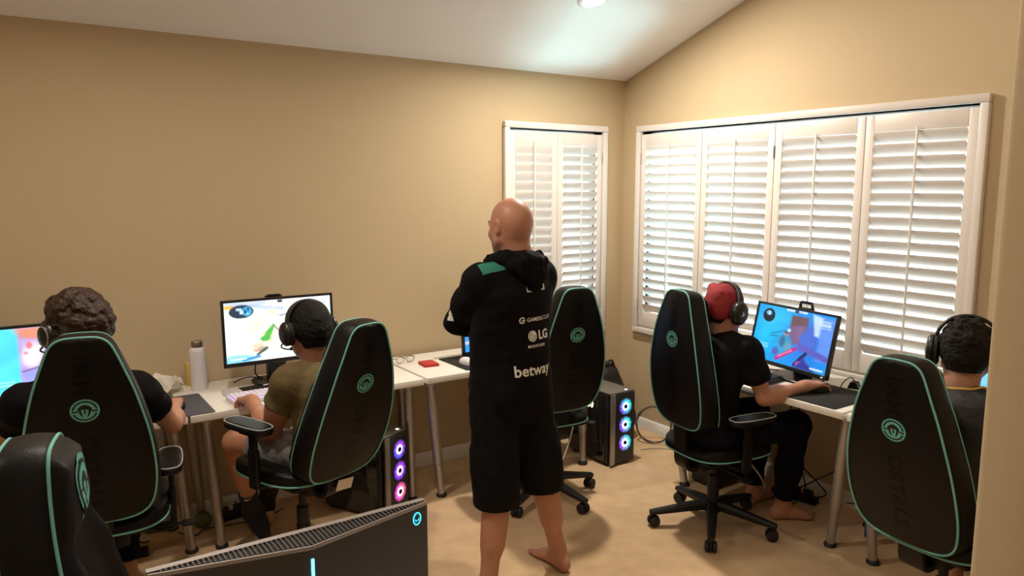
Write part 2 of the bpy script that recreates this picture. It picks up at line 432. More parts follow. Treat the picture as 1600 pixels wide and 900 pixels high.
def backrest_mesh():
    mb = MB(); rings = []
    for s in (.15, .35, .55, .72, .86, .95, .985): rings.append(ring_pts(s, lambda y, h: back_pt(y, h, 0)))
    n = len(BO)
    # side band between the two outlines, gently bulged
    for t, b in ((0.0, 0), (.06, .006), (.2, .010), (.5, .014), (.8, .010), (.94, .006), (1.0, 0)):
        r = []
        for (y, h) in BO:
            x, z = spine(h); k = 1+b*1.6/max(.08, abs(y)+.1)
            r.append((x + back_thick(h)*t, y*(1+b*4), z+(h-HC)*b*1.2))
        rings.append(r)
    for s in (.985, .95, .90, .84, .78, .70, .60, .48, .35, .2, .08): rings.append(ring_pts(s, lambda y, h: front_pt(y, h, 0)))
    vs = [p for r in rings for p in r]; fs = []
    for i in range(len(rings)-1):
        for k in range(n):
            k2 = (k+1) % n; fs.append((i*n+k, i*n+k2, (i+1)*n+k2, (i+1)*n+k))
    fs.append(tuple(range(n-1, -1, -1))); fs.append(tuple((len(rings)-1)*n+k for k in range(n)))
    return mb.add(vs, fs)
def disc_poly(r, n=40): return [(r*math.cos(2*PI*k/n), r*math.sin(2*PI*k/n)) for k in range(n)]
def patch(mb, polys, fn, off, mi=0):
    """polys: list of 2D polygons (simple) mapped through fn(y,h,off)"""
    for p in polys:
        mb.add([fn(x, y, off) for x, y in p], [tuple(range(len(p)))], mi)
def annulus(r0, r1, a0, a1, n=24):
    A = [R(a0+(a1-a0)*k/n) for k in range(n+1)]
    out = []
    for a, b in zip(A, A[1:]): out.append([(r0*math.cos(a), r0*math.sin(a)), (r1*math.cos(a), r1*math.sin(a)), (r1*math.cos(b), r1*math.sin(b)), (r0*math.cos(b), r0*math.sin(b))])
    return out
def emblem(mb, fn, cy, r, flip=1):
    """ring badge with a crested helmet; material 0 teal, 1 black"""
    f = lambda x, y, o: fn(x*flip, cy+y, o)
    patch(mb, annulus(0, r, 0, 360, 40), f, .0012, 0)
    patch(mb, annulus(r*.74, r*.86, 8, 172), f, .0020, 1)
    patch(mb, annulus(r*.74, r*.86, 198, 342), f, .0020, 1)
    k = r
    patch(mb, [[(-.86*k, -.10*k), (-.48*k, -.10*k), (-.40*k, .02*k), (-.86*k, .02*k)]], f, .0020, 1)
    patch(mb, [[(.86*k, .02*k), (.40*k, .02*k), (.48*k, -.10*k), (.86*k, -.10*k)]], f, .0020, 1)
    dome = [(-.50*k, .05*k), (-.44*k, .26*k), (-.22*k, .46*k), (0, .52*k), (.22*k, .46*k), (.44*k, .26*k), (.50*k, .05*k), (.30*k, .10*k), (0, .14*k), (-.30*k, .10*k)]
    patch(mb, [dome], f, .0020, 1)
    patch(mb, [[(-.44*k, .05*k), (-.26*k, .09*k), (-.20*k, -.32*k), (-.12*k, -.56*k), (-.30*k, -.40*k)], [(.44*k, .05*k), (.30*k, -.40*k), (.12*k, -.56*k), (.20*k, -.32*k), (.26*k, .09*k)],
               [(-.05*k, .14*k), (.05*k, .14*k), (.045*k, -.30*k), (-.045*k, -.30*k)]], f, .0020, 1)
def rounded_slab(outline, prof, zfun=None):
    """outline closed 2D list; prof: list of (inset_scale_offset, z) rings from bottom to top"""
    n = len(outline); vs = []; fs = []
    for (o, z) in prof:
        for (x, y) in outline:
            L = math.hypot(x, y); k = (L-o)/L if L > 0 else 1
            vs.append((x*k, y*k, z + (zfun(x*k, y*k, z) if zfun else 0)))
    for i in range(len(prof)-1):
        for k in range(n):
            k2 = (k+1) % n; fs.append((i*n+k, i*n+k2, (i+1)*n+k2, (i+1)*n+k))
    fs.append(tuple(range(n-1, -1, -1))); fs.append(tuple((len(prof)-1)*n+k for k in range(n)))
    return vs, fs
def superell(a, b, e, n=56): return [(a*math.copysign(abs(math.cos(t))**(2/e), math.cos(t)), b*math.copysign(abs(math.sin(t))**(2/e), math.sin(t))) for t in [2*PI*k/n for k in range(n)]]

def make_chair():
    c = empty('gaming_chair')
    # five-star base with casters
    mb = MB(); mb.lathe([(.0, .075), (.036, .075), (.045, .085), (.045, .125), (.036, .14), (.0, .14)], 24)
    for k in range(5):
        a = R(72*k); d = Vector((math.cos(a), math.sin(a), 0)); p = Vector((-d.y, d.x, 0))
        secs = [(.025, .118, .030, .022), (.12, .108, .026, .019), (.22, .092, .022, .015), (.30, .080, .019, .012), (.328, .076, .016, .010)]
        vs = []; fs = []
        for (r, z, hw, hh) in secs:
            for (u, v) in ((-1, -1), (1, -1), (1, .3), (.6, 1), (-.6, 1), (-1, .3)): vs.append(d*r + p*(u*hw) + Vector((0, 0, z+v*hh)))
        for i in range(len(secs)-1):
            for q in range(6): fs.append((i*6+q, i*6+(q+1) % 6, (i+1)*6+(q+1) % 6, (i+1)*6+q))
        fs.append(tuple(range(5, -1, -1))); fs.append(tuple((len(secs)-1)*6+q for q in range(6)))
        mb.add(vs, fs)
    mb.build('star_base', M_MESHBK, c, angle=35)
    for k in range(5):
        a = R(72*k); q = R(72*k+35*math.sin(k*2.3)); d = Vector((math.cos(a), math.sin(a), 0))*.318; w = Vector((math.cos(q), math.sin(q), 0)); ax = Vector((-w.y, w.x, 0))
        mb = MB(); mb.cyl(d+Vector((0, 0, .05)), d+Vector((0, 0, .078)), .010, 12)
        cc = d - w*.012 + Vector((0, 0, .029))
        pr = []
        mb.tube([cc+Vector((0, 0, 0))+(w*math.cos(t)+Vector((0, 0, 1))*math.sin(t))*.024 for t in [R(-10+20*i) for i in range(11)]], .009, 8)
        mb.cyl(cc-ax*.010, cc+ax*.010, .022, 20)
        cs = mb.build('caster', M_BLKPL, c)
        for s in (-1, 1):
            mb = MB(); ctr = cc+ax*(s*.019)
            mb.lathe([(0, -.010), (.020, -.010), (.027, -.006), (.029, 0), (.027, .006), (.020, .010), (.012, .011), (0, .009)], 24, ctr, ax*s)
            mb.build('wheel', M_RUB, cs)
    mb = MB(); mb.lathe([(.030, .13), (.030, .22), (.027, .225), (.027, .28), (.017, .285), (.017, .385), (0, .385)], 24); mb.build('gas_column', M_MESHBK, c, angle=30)
    # mechanism
    mb = MB(); mb.box((-.02, 0, .372), (.26, .17, .055), .012); mb.box((0, 0, .405), (.34, .34, .016), .004)
    mb.cyl((-.05, -.08, .365), (-.05, -.27, .36), .006, 8); mb.box((-.05, -.285, .359), (.05, .05, .012), .005)
    mb.build('tilt_mechanism', M_BLKPL, c)
    # bracket carrying the backrest
    mb = MB(); path = [(-.08, 0, .36), (-.17, 0, .35), (-.205, 0, .375), (-.212, 0, .45), (-.215, 0, .53), (-.218, 0, .60)]
    P = bez(path, 6); vs = []; fs = []
    for i, p in enumerate(P):
        t = (P[min(i+1, len(P)-1)]-P[max(i-1, 0)]).normalized(); nn = Vector((-t.z, 0, t.x))
        for (u, v) in ((-.045, -.009), (-.040, -.013), (.040, -.013), (.045, -.009), (.045, .012), (-.045, .012)): vs.append(p+Vector((0, u, 0))+nn*v)
    for i in range(len(P)-1):
        for q in range(6): fs.append((i*6+q, i*6+(q+1) % 6, (i+1)*6+(q+1) % 6, (i+1)*6+q))
    fs.append(tuple(range(5, -1, -1))); fs.append(tuple((len(P)-1)*6+q for q in range(6)))
    mb.add(vs, fs); mb.build('back_bracket', M_BLKPL, c, angle=35)
    # seat
    so = [(x*1.0+.015, y) for x, y in superell(.240, .222, 3.2)]
    dish = lambda x, y, z: (-.022*math.exp(-((x)/.16)**2-((y)/.15)**2) + .020*max(0, abs(y)-.14)/.07) if z > .455 else 0
    vs, fs = rounded_slab(so, [(a, b-.035) for a, b in [(.09, .450), (.03, .452), (.008, .459), (0, .466), (0, .480), (.004, .492), (.016, .505), (.035, .513), (.07, .516), (.12, .516), (.17, .516), (.22, .516)]], dish)
    mb = MB(); mb.add(vs, fs); st = mb.build('seat', M_LEATH, c)
    mb = MB(); mb.tube([(x*.998, y*.998, .430) for x, y in so], .0042, 8, closed=True); mb.build('piping', M_TEAL, st)
    # backrest
    bk = backrest_mesh().build('backrest', M_LEATH, c, angle=60)
    mb = MB(); mb.tube([(spine(h)[0]-.002, y*.995, spine(h)[1]) for y, h in BO], .0037, 8, closed=True); mb.build('rear_piping', M_TEAL, bk)
    mb = MB(); mb.tube([(spine(h)[0]+back_thick(h)+.002, y*.995, spine(h)[1]) for y, h in BO], .0037, 8, closed=True); mb.build('front_piping', M_TEAL, bk)
    mb = MB(); emblem(mb, back_pt, .475, .043, -1); mb.build('rear_badge', [M_TEALE, M_GHOST], bk, smooth=False)
    # shield badge on the headrest
    mb = MB(); f = lambda x, y, o: front_pt(x, .625+y, o)
    def shield(k): return [(k*x, k*y) for x, y in [(-.058, .03)]+[(.058*math.cos(R(180-18*i)), .03+.045*math.sin(R(18*i))) for i in range(1, 10)]+[(.058, .03), (.056, -.005), (.045, -.04), (.022, -.072), (0, -.09), (-.022, -.072), (-.045, -.04), (-.056, -.005)]]
    def fan(poly): return [[(0, 0), poly[i], poly[(i+1) % len(poly)]] for i in range(len(poly))]
    patch(mb, fan(shield(1)), f, .0015, 0); patch(mb, fan(shield(.84)), f, .0022, 1); patch(mb, fan(shield(.70)), f, .0029, 0)
    k = .052; g = lambda x, y, o: f(x, y+.004, o+.0018)
    patch(mb, [[(-.50*k, .05*k), (-.44*k, .30*k), (-.22*k, .52*k), (0, .6*k), (.22*k, .52*k), (.44*k, .30*k), (.50*k, .05*k), (.30*k, .10*k), (0, .14*k), (-.30*k, .10*k)],
               [(-.44*k, .05*k), (-.26*k, .09*k), (-.20*k, -.32*k), (-.12*k, -.56*k), (-.30*k, -.40*k)], [(.44*k, .05*k), (.30*k, -.40*k), (.12*k, -.56*k), (.20*k, -.32*k), (.26*k, .09*k)]], g, .0018, 1)
    patch(mb, [[(-1.0*k, -.12*k), (-.52*k, -.12*k), (-.44*k, 0), (-1.06*k, 0)], [(1.06*k, 0), (.44*k, 0), (.52*k, -.12*k), (1.0*k, -.12*k)]], g, .0018, 1)
    mb.build('headrest_badge', [M_TEALE, M_GHOST], bk, smooth=False)
    # tone-on-tone lettering up the back
    for txt, hc in (('IMM', .605), ('ORTALS', .225)):
        mb = MB(); vs, fs, (tw, th) = text_polys(txt, .075, .0015, 1.15)
        mb.add([back_pt(-y, hc-x, .0008) for x, y in vs], fs)
        mb.build('back_lettering', mat('tone_on_tone_thread', (.0030, .0024, .0027), .42, spec=.16), bk, smooth=False)
    # armrests
    for s in (-1, 1):
        mb = MB()
        mb.bar((.0, s*.13, .383), (.0, s*.232, .383), .07, .016, .005); mb.box((0, s*.232, .46), (.058, .024, .17), .009); mb.box((0, s*.232, .565), (.044, .019, .11), .007)
        mb.box((0, s*.228, .612), (.12, .06, .016), .006)
        ar = mb.build('armrest', M_BLKPL, c)
        ol = superell(.135, .048, 3.2, 40)
        vs, fs = rounded_slab(ol, [(.012, .619), (.003, .621), (0, .629), (.001, .639), (.006, .646), (.016, .649), (.03, .649)])
        mb = MB(); mb.add([(x+.03, y+s*.230, z) for x, y, z in vs], fs); pd = mb.build('arm_pad', M_LEATS, ar)
        mb = MB(); mb.tube([(x*.97+.03, y*.95+s*.230, .647) for x, y in ol], .0028, 6, closed=True); mb.build('pad_piping', M_GREYP, pd)
    return c
chair0 = make_chair(); proto_chair = chair0
def place_chair(x, y, face, label, star=0, lift=0, recline=0, arms=0, seat=0, first=[True]):
    c = chair0 if first[0] else copy_tree(proto_chair); first[0] = False
    c.location = (x, y, 0); c.rotation_euler = (0, 0, R(face)); tag(c, label, 'chair', 'gaming chairs')
    for k in kids(c):          # the base turns freely under the seat
        if k.name.split('.')[0] in ('star_base', 'caster'): k.rotation_euler = (0, 0, R(star-face))
        else:
            k.location.z = lift + seat + (arms if k.name.split('.')[0] == 'armrest' else 0)
            if k.name.split('.')[0] == 'gas_column': k.location.z = lift; k.scale.z = (.385+seat)/.385
            if k.name.split('.')[0] == 'backrest':      # leans back about its lower hinge
                p = Vector((-.20, 0, .50)); q = Matrix.Rotation(R(-recline), 3, 'Y'); k.rotation_euler = (0, R(-recline), 0); k.location = p-q@p+Vector((0, 0, lift))
    return c
# positions: x, y, facing, star angle
CHAIRS = dict(A=(.325, 1.70, -12, 20, -.01, 0), B=(.235, 3.07, 80, 60, .03, 0, -.045, .075), C=(.985, 3.07, 110, 10, .005, 6, .025, .125), D=(2.43, 3.264, 82, -81, 0, 0, 0, .05),
              E=(2.945, 2.475, -9, 220, -.005, -8, .0), F=(2.78, 1.25, -4, 200, -.055, 1, 0, .12))
for k, lb in (('A', 'black gaming chair turned sideways with shield badge, nearest the viewer'), ('B', 'black gaming chair with person with curly brown hair sitting in it'),
              ('C', 'black gaming chair with person in olive t-shirt sitting in it'), ('D', 'empty black gaming chair half hidden behind the standing man'),
              ('E', 'black gaming chair with person in red cap sitting in it'), ('F', 'black gaming chair at far right, beside the partition, under dark-haired person with headset')):
    CH[k] = place_chair(*CHAIRS[k][:3], lb, *CHAIRS[k][3:])
# paper tag hanging under the seat of one chair
mb = MB(); mb.box((-.236, -.035, .520), (.002, .085, .050), 0, Matrix.Rotation(R(-14), 3, 'Y') @ Matrix.Rotation(R(8), 3, 'X')); mb.build('paper_tag', mat('paper', (.75, .72, .66), .8), CH['C'], smooth=False)

# ============================================================ desks
def desk(name_label, x0, x1, y0, y1, legs, top=.735):
    d = empty('desk', ((x0+x1)/2, (y0+y1)/2, 0), label=name_label, cat='desk', group='white desks')
    o = Vector(d.location)
    mb = MB(); mb.box((0, 0, top-.017), (x1-x0, y1-y0, .034), .003); mb.build('tabletop', M_DESK, d, angle=30)
    for (a, b) in legs:
        a = Vector((*a, top-.036))-o; b = Vector((*b, .004))-o; ax = (b-a); L = ax.length
        mb = MB(); mb.lathe([(0, -.002), (.040, -.002), (.040, .010), (.0265, .018), (.0265, L*.70), (.024, L*.705), (.0215, L*.708), (.0215, L-.016), (0, L-.016)], 24, a, ax)
        lg = mb.build('leg', M_STEEL, d, angle=35)
        mb = MB(); mb.lathe([(.0, 0), (.030, 0), (.031, .006), (.026, .014), (.0222, .022), (0, .022)], 24, b, (0, 0, 1)); mb.build('foot', M_RUB, lg)
    return d
desk('white desk at far left in front of the curly-haired person', -.60, .615, 3.475, 4.06, [((.555, 3.535), (.635, 3.69)), ((.56, 3.97), (.60, 4.0)), ((-.54, 3.55), (-.48, 3.69)), ((-.54, 3.98), (-.50, 4.0))])
desk('white desk with bottle and keyboard in front of person in olive t-shirt', .625, 1.795, 3.475, 4.06, [((.70, 3.535), (.767, 3.658)), ((.70, 3.97), (.75, 4.0)), ((1.76, 3.60), (1.79, 3.64)), ((1.735, 3.97), (1.64, 4.0))])
desk('white desk with red wallet behind the standing man', 1.815, 3.0, 3.475, 4.035, [((1.855, 3.525), (1.954, 3.591)), ((1.88, 3.97), (1.93, 4.0)), ((2.95, 3.55), (2.94, 3.524)), ((2.94, 3.98), (2.90, 4.0))])
desk('white desk with black mouse mat in front of person in red cap', 3.085, 3.695, 1.87, 3.06, [((3.165, 1.892), (3.245, 1.99)), ((3.64, 1.93), (3.60, 2.0)), ((3.145, 3.0), (3.22, 2.92)), ((3.64, 3.0), (3.6, 2.92))])
desk('white desk at far right mostly hidden behind the chair and partition', 3.085, 3.695, .655, 1.85, [((3.145, 1.79), (3.253, 1.775)), ((3.64, 1.79), (3.6, 1.72)), ((3.145, .72), (3.22, .80)), ((3.64, .72), (3.6, .80))])
# ============================================================ smooth solid modelling (bodies, clothes, hair): a signed-distance field turned into ONE mesh
class Field:
    def __init__(s, lo, hi, h):
        s.lo = np.array(lo, np.float32); s.h = h
        s.n = np.ceil((np.array(hi)-s.lo)/h).astype(int)+1
        s.d = np.full(s.n, .2, np.float32)
    def _sub(s, lo, hi, pad):
        i0 = np.maximum(((np.array(lo)-pad-s.lo)/s.h).astype(int), 0); i1 = np.minimum(((np.array(hi)+pad-s.lo)/s.h).astype(int)+2, s.n)
        if np.any(i1 <= i0): return None
        sl = tuple(slice(a, b) for a, b in zip(i0, i1))
        ax = [s.lo[k]+s.h*np.arange(i0[k], i1[k], dtype=np.float32) for k in range(3)]
        return sl, ax[0][:, None, None], ax[1][None, :, None], ax[2][None, None, :]
    def _merge(s, sl, d, k, op='u'):
        a = s.d[sl]
        if op == 'u':
            if k > 0:
                h = np.clip(.5+.5*(a-d)/k, 0, 1); s.d[sl] = a*(1-h)+d*h-k*h*(1-h)
            else: s.d[sl] = np.minimum(a, d)
        else:  # subtract
            if k > 0:
                h = np.clip(.5-.5*(a+d)/k, 0, 1); s.d[sl] = a*(1-h)-d*h+k*h*(1-h)
            else: s.d[sl] = np.maximum(a, -d)
    def cap(s, a, b, ra, rb=None, k=.02, op='u', grow=0.0):
        """tapered capsule"""
        rb = ra if rb is None else rb; ra += grow; rb += grow
        a = np.array(a, np.float32); b = np.array(b, np.float32); m = max(ra, rb)
        q = s._sub(np.minimum(a, b)-m, np.maximum(a, b)+m, k+.012)
        if q is None: return s
        sl, X, Y, Z = q; ab = b-a; L2 = max(float(ab@ab), 1e-12)
        t = np.clip(((X-a[0])*ab[0]+(Y-a[1])*ab[1]+(Z-a[2])*ab[2])/L2, 0, 1)
        d = np.sqrt((X-a[0]-t*ab[0])**2+(Y-a[1]-t*ab[1])**2+(Z-a[2]-t*ab[2])**2)-(ra+(rb-ra)*t)
        s._merge(sl, d, k, op); return s
    def ell(s, c, r, M=None, k=.02, op='u', grow=0.0):
        """ellipsoid; M = 3x3 whose columns are its axes"""
        c = np.array(c, np.float32); r = np.array(r, np.float32)+grow; m = float(max(r))
        q = s._sub(c-m, c+m, k+.012)
        if q is None: return s
        sl, X, Y, Z = q; X = X-c[0]; Y = Y-c[1]; Z = Z-c[2]
        if M is not None:
            M = np.array(M, np.float32); X, Y, Z = (X*M[0, i]+Y*M[1, i]+Z*M[2, i] for i in range(3))
        k0 = np.sqrt((X/r[0])**2+(Y/r[1])**2+(Z/r[2])**2); k1 = np.sqrt((X/r[0]**2)**2+(Y/r[1]**2)**2+(Z/r[2]**2)**2)
        d = np.where(k1 > 1e-6, k0*(k0-1)/np.maximum(k1, 1e-6), -min(r)); s._merge(sl, d, k, op); return s
    def box(s, c, r, M=None, round_=.01, k=.02, op='u', grow=0.0):
        c = np.array(c, np.float32); r = np.array(r, np.float32)+grow; m = float(np.linalg.norm(r))
        q = s._sub(c-m, c+m, k+.012)
        if q is None: return s
        sl, X, Y, Z = q; X = X-c[0]; Y = Y-c[1]; Z = Z-c[2]
        if M is not None:
            M = np.array(M, np.float32); X, Y, Z = (X*M[0, i]+Y*M[1, i]+Z*M[2, i] for i in range(3))
        qx, qy, qz = np.abs(X)-r[0]+round_, np.abs(Y)-r[1]+round_, np.abs(Z)-r[2]+round_
        d = np.sqrt(np.maximum(qx, 0)**2+np.maximum(qy, 0)**2+np.maximum(qz, 0)**2)+np.minimum(np.maximum(qx, np.maximum(qy, qz)), 0)-round_
        s._merge(sl, d, k, op); return s
    def cut(s, p, n, k=0.0, sphere=None):
        """remove everything on the side the normal points to; sphere=(centre, radius) limits where"""
        p = np.array(p, np.float32); n = np.array(n, np.float32); n = n/np.linalg.norm(n)
        if sphere: q = s._sub(np.array(sphere[0])-sphere[1], np.array(sphere[0])+sphere[1], .0)
        else: q = s._sub(s.lo, s.lo+s.h*s.n, 0)
        if q is None: return s
        sl, X, Y, Z = q; d = (X-p[0])*n[0]+(Y-p[1])*n[1]+(Z-p[2])*n[2]
        if sphere:
            c = sphere[0]; ds = np.sqrt((X-c[0])**2+(Y-c[1])**2+(Z-c[2])**2)-sphere[1]
            d = np.minimum(d, -ds)          # region = half-space and ball
        a = s.d[sl]
        s.d[sl] = np.maximum(a, d); return s
    def noise(s, amp, freq, seed=1, where=None, ridged=False):
        """gentle folds: a few warped waves"""
        r = np.random.RandomState(seed); sl, X, Y, Z = s._sub(s.lo, s.lo+s.h*s.n, 0)
        near = np.abs(s.d) < .05
        tot = np.zeros(s.d.shape, np.float32)
        for i in range(5):
            v = r.normal(size=3); v /= np.linalg.norm(v); v *= freq*(.6+.35*i); ph = r.uniform(0, 6.28); w = r.normal(size=3)*freq*.5
            arg = X*v[0]+Y*v[1]+Z*v[2]+ph+1.3*np.sin(X*w[0]+Y*w[1]+Z*w[2]+ph*2)
            t = np.sin(arg)
            tot += (1-2*np.abs(t) if ridged else t)/(1+.4*i)
        f = amp*tot/2.2
        if where is not None: f = f*where(X, Y, Z).astype(np.float32)
        s.d = np.where(near, s.d+f, s.d); return s
    def mesh(s):
        d = s.d.copy(); d[0] = d[-1] = .1; d[:, 0] = d[:, -1] = .1; d[:, :, 0] = d[:, :, -1] = .1
        neg = d < 0; n = s.n
        c = np.zeros(n-1, np.int8)
        for i in (0, 1):
            for j in (0, 1):
                for k in (0, 1): c += neg[i:n[0]-1+i, j:n[1]-1+j, k:n[2]-1+k]
        act = (c > 0) & (c < 8); idx = np.argwhere(act); vid = np.full(n-1, -1, np.int32); vid[act] = np.arange(len(idx))
        P = np.zeros((len(idx), 3), np.float64); cnt = np.zeros(len(idx))
        I, J, K = idx.T
        corner = [(i, j, k) for i in (0, 1) for j in (0, 1) for k in (0, 1)]
        val = {q: d[I+q[0], J+q[1], K+q[2]].astype(np.float64) for q in corner}
        for a in corner:
            for ax in range(3):
                if a[ax]: continue
                b = list(a); b[ax] = 1; b = tuple(b); va, vb = val[a], val[b]; m = (va < 0) != (vb < 0)
                t = np.where(m, va/np.where(np.abs(va-vb) < 1e-12, 1, va-vb), 0)
                p = np.zeros((len(idx), 3)); p[:] = a; p[:, ax] = t
                P += p*m[:, None]; cnt += m
        P = (P/cnt[:, None]+idx)*s.h+s.lo
        F = []
        for ax in range(3):
            sh = [slice(None)]*3; sa = list(sh); sb = list(sh); sa[ax] = slice(0, -1); sb[ax] = slice(1, None)
            cr = neg[tuple(sa)] != neg[tuple(sb)]; e = np.argwhere(cr)
            o1, o2 = [(1, 2), (2, 0), (0, 1)][ax]
            e = e[(e[:, o1] > 0) & (e[:, o2] > 0) & (e[:, o1] < n[o1]-1) & (e[:, o2] < n[o2]-1)]
            flip = neg[tuple(e.T)]
            q = []
            for (u, v) in ((-1, -1), (0, -1), (0, 0), (-1, 0)):
                g = e.copy(); g[:, o1] += u; g[:, o2] += v; q.append(vid[tuple(g.T)])
            q = np.stack(q, 1); q = np.where(flip[:, None], q, q[:, ::-1]); F.append(q)
        return P, np.concatenate(F)
    def build(s, name, mats, parent=None, origin=(0, 0, 0), smooth_it=2, attr=None, keep=None):
        P, F = s.mesh()
        if len(P) == 0: raise ValueError(name)
        # Laplacian smoothing, volume kept by a second step back
        nv = len(P); e = np.concatenate([F[:, [0, 1]], F[:, [1, 2]], F[:, [2, 3]], F[:, [3, 0]]])
        deg = np.bincount(e[:, 0], minlength=nv)+np.bincount(e[:, 1], minlength=nv)
        for it in range(smooth_it):
            for lam in (.5, -.52):
                acc = np.zeros_like(P)
                for a in range(3): acc[:, a] = np.bincount(e[:, 0], P[e[:, 1], a], nv)+np.bincount(e[:, 1], P[e[:, 0], a], nv)
                P = P+lam*(acc/np.maximum(deg, 1)[:, None]-P)
        if keep:                      # keep only the biggest connected piece
            lab = np.arange(nv)
            while True:
                l2 = lab.copy(); np.minimum.at(l2, e[:, 0], lab[e[:, 1]]); np.minimum.at(l2, e[:, 1], lab[e[:, 0]])
                l2 = l2[l2]
                if np.array_equal(l2, lab): break
                lab = l2
            big = np.bincount(lab).argmax(); ok = lab == big
            new = np.cumsum(ok)-1; F = new[F[ok[F[:, 0]]]]; P = P[ok]
        W = P.copy(); P = P-np.array(origin)
        me = bpy.data.meshes.new(name); nv, nf = len(P), len(F)
        me.vertices.add(nv); me.vertices.foreach_set('co', P.astype(np.float32).ravel())
        me.loops.add(nf*4); me.loops.foreach_set('vertex_index', F.astype(np.int32).ravel())
        me.polygons.add(nf); me.polygons.foreach_set('loop_start', np.arange(0, nf*4, 4, dtype=np.int32))
        me.polygons.foreach_set('use_smooth', np.ones(nf, bool))
        if not isinstance(mats, (list, tuple)): mats = [mats]
        for m in mats: me.materials.append(m)
        me.update(calc_edges=True)
        if attr:
            col = attr(W); ca = me.color_attributes.new('tone', 'FLOAT_COLOR', 'POINT')
            ca.data.foreach_set('color', np.concatenate([col, np.ones((nv, 1))], 1).astype(np.float32).ravel())
        me.validate()
        o = bpy.data.objects.new(name, me); COL.objects.link(o)
        if parent: o.parent = parent
        return o

def V(*a): return np.array(a, float)
def nrm(v): v = np.array(v, float); return v/np.linalg.norm(v)
class Frame:
    """local axes: r = right, f = forward, u = up"""
    def __init__(s, o, f, u=(0, 0, 1)):
        s.o = np.array(o, float); s.f = nrm(f); s.r = nrm(np.cross(s.f, u)); s.u = np.cross(s.r, s.f)
    def __call__(s, x, y, z): return s.o+s.r*x+s.f*y+s.u*z
    @property
    def M(s): return np.stack([s.r, s.f, s.u], 1)
def heading(deg, pitch=0.0, roll=0.0, o=(0, 0, 0)):
    a, p = R(deg), R(pitch); f = V(math.cos(a)*math.cos(p), math.sin(a)*math.cos(p), math.sin(p))
    fr = Frame(o, f)
    if roll:
        c, s_ = math.cos(R(roll)), math.sin(R(roll)); r, u = fr.r*c-fr.u*s_, fr.u*c+fr.r*s_; fr.r, fr.u = r, u
    return fr

SKIN_MAT = attr_mat('skin', 'tone', .48, spec=.4, sss=.12)
def head_sdf(F, H, k=.018, ears=True, nose=1.0):
    """H: Frame at the middle of the head at ear level"""
    M = H.M
    F.ell(H(0, -.012, .026), (.075, .094, .086), M, .01)
    F.ell(H(0, -.045, .0), (.066, .060, .070), M, .03)
    F.ell(H(0, .034, -.035), (.064, .056, .080), M, .03)
    for s in (-1, 1):
        F.cap(H(s*.056, .005, -.055), H(s*.018, .068, -.098), .020, .017, .03)
        F.cap(H(s*.008, .088, .018), H(s*.046, .066, .016), .010, .009, .014)      # brow
        F.ell(H(s*.043, .058, -.030), (.022, .020, .018), M, .02)                  # cheek
    F.ell(H(0, .078, -.098), (.022, .018, .018), M, .02)                           # chin
    for s in (-1, 1): F.ell(H(s*.031, .088, -.002), (.016, .010, .011), M, .012, op='s')
    for s in (-1, 1): F.ell(H(s*.031, .070, -.002), (.0135, .0135, .0125), M, .003)  # eyeball under the lids
    F.cap(H(0, .090, .004), H(0, .112*nose, -.034), .008, .012, .010)
    for s in (-1, 1): F.ell(H(s*.012, .098, -.040), (.009, .011, .008), M, .008)
    F.ell(H(0, .088, -.066), (.023, .012, .0065), M, .007); F.ell(H(0, .086, -.077), (.020, .012, .0070), M, .007)
    F.cap(H(-.020, .097, -.0715), H(.020, .097, -.0715), .0028, .0028, .004, op='s')
    if ears:
        for s in (-1, 1):
            c, sn = math.cos(R(20)), math.sin(R(20))
            E = np.stack([H.r*c-H.f*sn*s*0+0*H.u, H.f*c+H.r*s*(-sn), H.u], 1); E = np.linalg.qr(E)[0]
            F.ell(H(s*.077, -.008, -.006), (.010, .020, .033), E, .007)
            F.ell(H(s*.086, -.006, -.002), (.006, .011, .019), E, .004, op='s')
def neck_sdf(F, H, base, r0=.054, r1=.062, k=.03):
    F.cap(H(0, -.022, -.05), base, r0, r1, k)
